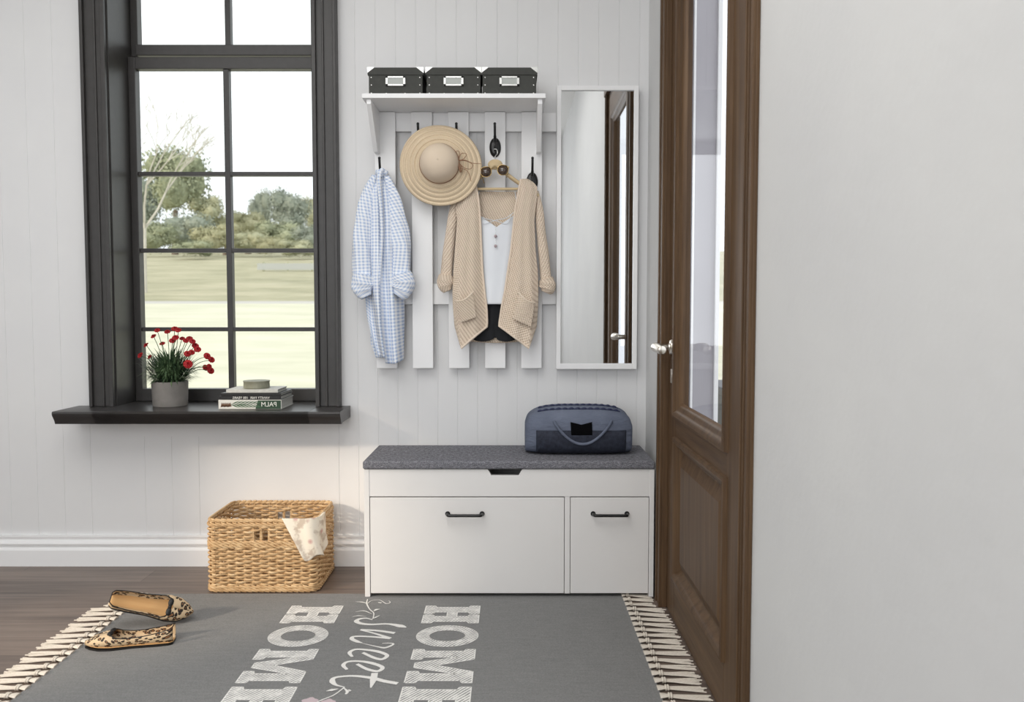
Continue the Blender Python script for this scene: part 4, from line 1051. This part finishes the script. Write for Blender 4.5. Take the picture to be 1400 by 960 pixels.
s1 = flat_shoe('flat_shoe', 'leopard print flat propped on its side, tan insole and pointed toe towards the rug', (-1.235, 2.43, .092+rug_t), (math.radians(-17), math.radians(62), math.radians(-70)))
s2 = flat_shoe('flat_shoe', 'leopard print flat standing on its black sole, nearest on the rug at the left', (-1.0, 2.335, .001+rug_t), (0, 0, math.radians(100)))

# ------------------------------------------------------------ outdoors
def stuff(o, label, cat): return tag(o, label, cat, kind='stuff')
prof = [(3.4, -.12), (6, -.05), (12, .45), (20, 1.12), (22, 1.2), (26, 1.75), (36, 3.2), (70, 6.0), (140, 8)]
def gz(y): return interp(prof, y)[0]
def field(name, y0, y1, c1, c2, c3, sc, bump, x0=-60, x1=60, rough=.95, n=40):
    m = M(name+'_mat', c1, rough, spec=.05); f = m.noise(m.coord('Object', (1, 3, 1)), sc, 5, .65); m.color(m.ramp(f, [(.3, c1), (.5, c2), (.7, c3)])); m.bump(f, .5, bump)
    mb = MB().grid(lambda u, v: Vector((lerp(x0, x1, u), lerp(y0, y1, v), gz(lerp(y0, y1, v)))), 40, n)
    return mb.build(name, m.m, None, smooth=80)
struct(field('lawn', 3.4, 20, (190, 190, 170), (200, 199, 180), (208, 206, 190), .5, .05))  # ground tones paled in place of outdoor haze
struct(field('road', 20, 22, (176, 174, 168), (184, 182, 178), (190, 188, 186), 3, .01, n=2))
struct(field('meadow', 22, 150, (148, 147, 124), (166, 163, 140), (184, 178, 156), .35, .3, n=60))
sp_ = MB().box(XR+.14, 6, -4, 3.4, -.14, -.11); struct(sp_.build('terrace', mottled('terrace_slabs', (170, 168, 162), (184, 182, 176), 4, .9), smooth=0))
m_gm = []  # leaf colours washed out to stand in for haze
for i, (a, c) in enumerate((((142, 148, 122), (170, 174, 146)), ((160, 162, 136), (186, 186, 158)), ((162, 162, 132), (186, 182, 150)), ((136, 144, 132), (162, 168, 154)))):
    mm = M('tree_leaves_%d' % i, a, .9, spec=.1); f = mm.noise(mm.coord('Object'), 1.6, 4); mm.color(mm.ramp(f, [(.35, a), (.65, c)])); m_gm.append(mm.m)
m_bark = mottled('bark', (96, 84, 72), (122, 110, 98), 3, .9)
def crown_mesh(seed, leaf=.11, n=5200, lob=12):
    rn = random.Random(seed); mb = MB(); cs_ = [(Vector((rn.uniform(-.55, .55), rn.uniform(-.4, .4), rn.uniform(-.45, .6))), rn.uniform(.32, .55)) for _ in range(lob)]+[(Vector((0, 0, -.1)), .7)]
    for i in range(n):
        c, r = rn.choice(cs_); d = Vector((rn.gauss(0, 1), rn.gauss(0, 1), rn.gauss(0, 1))).normalized(); p_ = c+d*r*rn.uniform(.66, 1.12)
        a = Vector((rn.gauss(0, 1), rn.gauss(0, 1), rn.gauss(0, 1))).normalized(); q_ = a.cross(d+a*.1).normalized(); l_ = leaf*rn.uniform(.5, 1.1)
        mb.add([p_-a*l_*.5, p_+q_*l_*.3, p_+a*l_*.5, p_-q_*l_*.3], [(0, 1, 2, 3)])
    for c, r in cs_: mb.ball(c, r*.62, 10)
    return mb
cms = [crown_mesh(i) for i in range(4)]
cmesh = {}
def tree(px, Y, rtop, wpx, mi, label, kind='tree', trunk=True, k=0):
    wpx *= 1.0
    base = gz(Y); top = at(px, rtop, Y).z; x = at(px, rtop, Y).x; hw = wpx/F*Y/2
    t = thing(kind, (x, Y, base), label, kind, 'trees and bushes beyond the meadow' if kind == 'tree' else 'bushes along the meadow edge')
    key = (k, mi)
    if key not in cmesh: cmesh[key] = cms[k].mesh('foliage', [m_gm[mi]], 0, recalc=False)
    o = bpy.data.objects.new('foliage', cmesh[key]); COL.objects.link(o); o.parent = t
    lowz = .25*(top-base) if trunk else 0; hh = (top-base-lowz)/2; o.location = (0, 0, lowz+hh); o.scale = (hw, hw*.8, hh); 
    if trunk: MB().tube([(x, Y, base-.1), (x+.1, Y, base+lowz+.4*hh)], [.22, .14], 8).build('trunk', m_bark, t)
    return t
tree(236, 48.5, 196, 96, 0, 'broad green tree rising highest behind the left panes', k=0)
tree(283, 53, 262, 60, 1, 'pale rounded tree right of the broad tree, near the window mullion', k=1)
tree(355, 56, 252, 34, 3, 'narrow pointed dark tree seen through the middle pane', k=2)
tree(393, 47.5, 258, 74, 3, 'large grey-green tree seen at the right of the window', k=3)
tree(432, 56, 266, 60, 1, 'pale green tree partly behind the right window casing', k=0)
tree(338, 52, 286, 66, 2, 'yellowish low tree behind the mullion', k=1)
tree(308, 46.6, 300, 50, 2, 'small yellow-green tree left of the mullion', k=2)
tree(190, 55, 232, 90, 3, 'grey-green tree at the far left of the window', k=3)
for px, Y, rt, wp, mi, lb in ((385, 43.5, 300, 76, 0, 'round mid-green bush below the large grey-green tree'), (428, 40.5, 306, 66, 3, 'dark bush beside the right casing at the meadow edge'), (246, 42.8, 286, 96, 3, 'wide dark bush at the foot of the broad tree'),
                              (288, 39, 308, 66, 2, 'yellow-green bush left of the mullion, at the meadow edge'), (334, 41.5, 312, 70, 1, 'pale low bush just right of the mullion'), (208, 40.5, 302, 70, 0, 'green bush at far left below the tall tree'), (364, 39, 322, 50, 2, 'small yellowish bush in front of the hedge row'),
                              (405, 36.3, 326, 60, 1, 'pale bush in front of the round mid-green bush'), (262, 36.3, 326, 60, 0, 'low green bush in front of the wide dark bush')):
    tree(px, Y, rt, wp, mi, lb, 'bush', False, k=(px % 4))
# bare-branched tree high at the left
bt = MB(); rn = random.Random(12)
def branch(p_, d, L, r, dep):
    q_ = p_+d*L; mid = p_+d*L*.5+Vector((rn.uniform(-.06, .06), 0, rn.uniform(-.05, .05)))*L; bt.tube([p_, mid, q_], [r, r*.85, r*.7], 5)
    if dep == 0: return
    for _ in range(3):
        nd = (d+Vector((rn.uniform(-.7, .7), rn.uniform(-.6, .6), rn.uniform(-.15, .5)))).normalized(); branch(q_, nd, L*rn.uniform(.6, .82), r*.62, dep-1)
BT = at(196, 300, 24); branch(Vector((BT.x, 24, gz(24)-.1)), Vector((.02, 0, 1)).normalized(), 2.0, .06, 5)
m_twig = mottled('pale_twigs', (178, 174, 162), (198, 194, 184), 4, .9)
tag(bt.build('bare_tree', m_twig, None), 'leafless pale tree with thin twigs outside the left panes', 'tree')
FY = 30.5
fn_ = thing('field_fence', (-10, FY, gz(FY)), 'pale low fence running along the top of the meadow', 'fence')
for i in range(3): 
    x0 = at(360+i*33, 360, FY).x
    MB().box(x0-.03, x0+.03, FY, FY+.06, gz(FY)-.1, gz(FY)+.36).build('post', m_gm[1], fn_)
a = at(352, 360, FY).x; c = at(440, 360, FY).x
m_fen = M('weathered_fence', (172, 175, 172), .8).m
MB().box(a, c, FY-.04, FY, gz(FY)+.06, gz(FY)+.3).build('fence_board', m_fen, fn_)
ld = MB().box(.95, 1.75, 3.55, 3.95, -.11, .60).box(.93, 1.77, 3.53, 3.97, .60, .64)
tag(ld.build('porch_ledge', mottled('dark_stone', (46, 46, 50), (58, 58, 64), 20, .5), None, bevel=.006), 'dark low ledge outside, seen through the glass of the door', 'ledge')
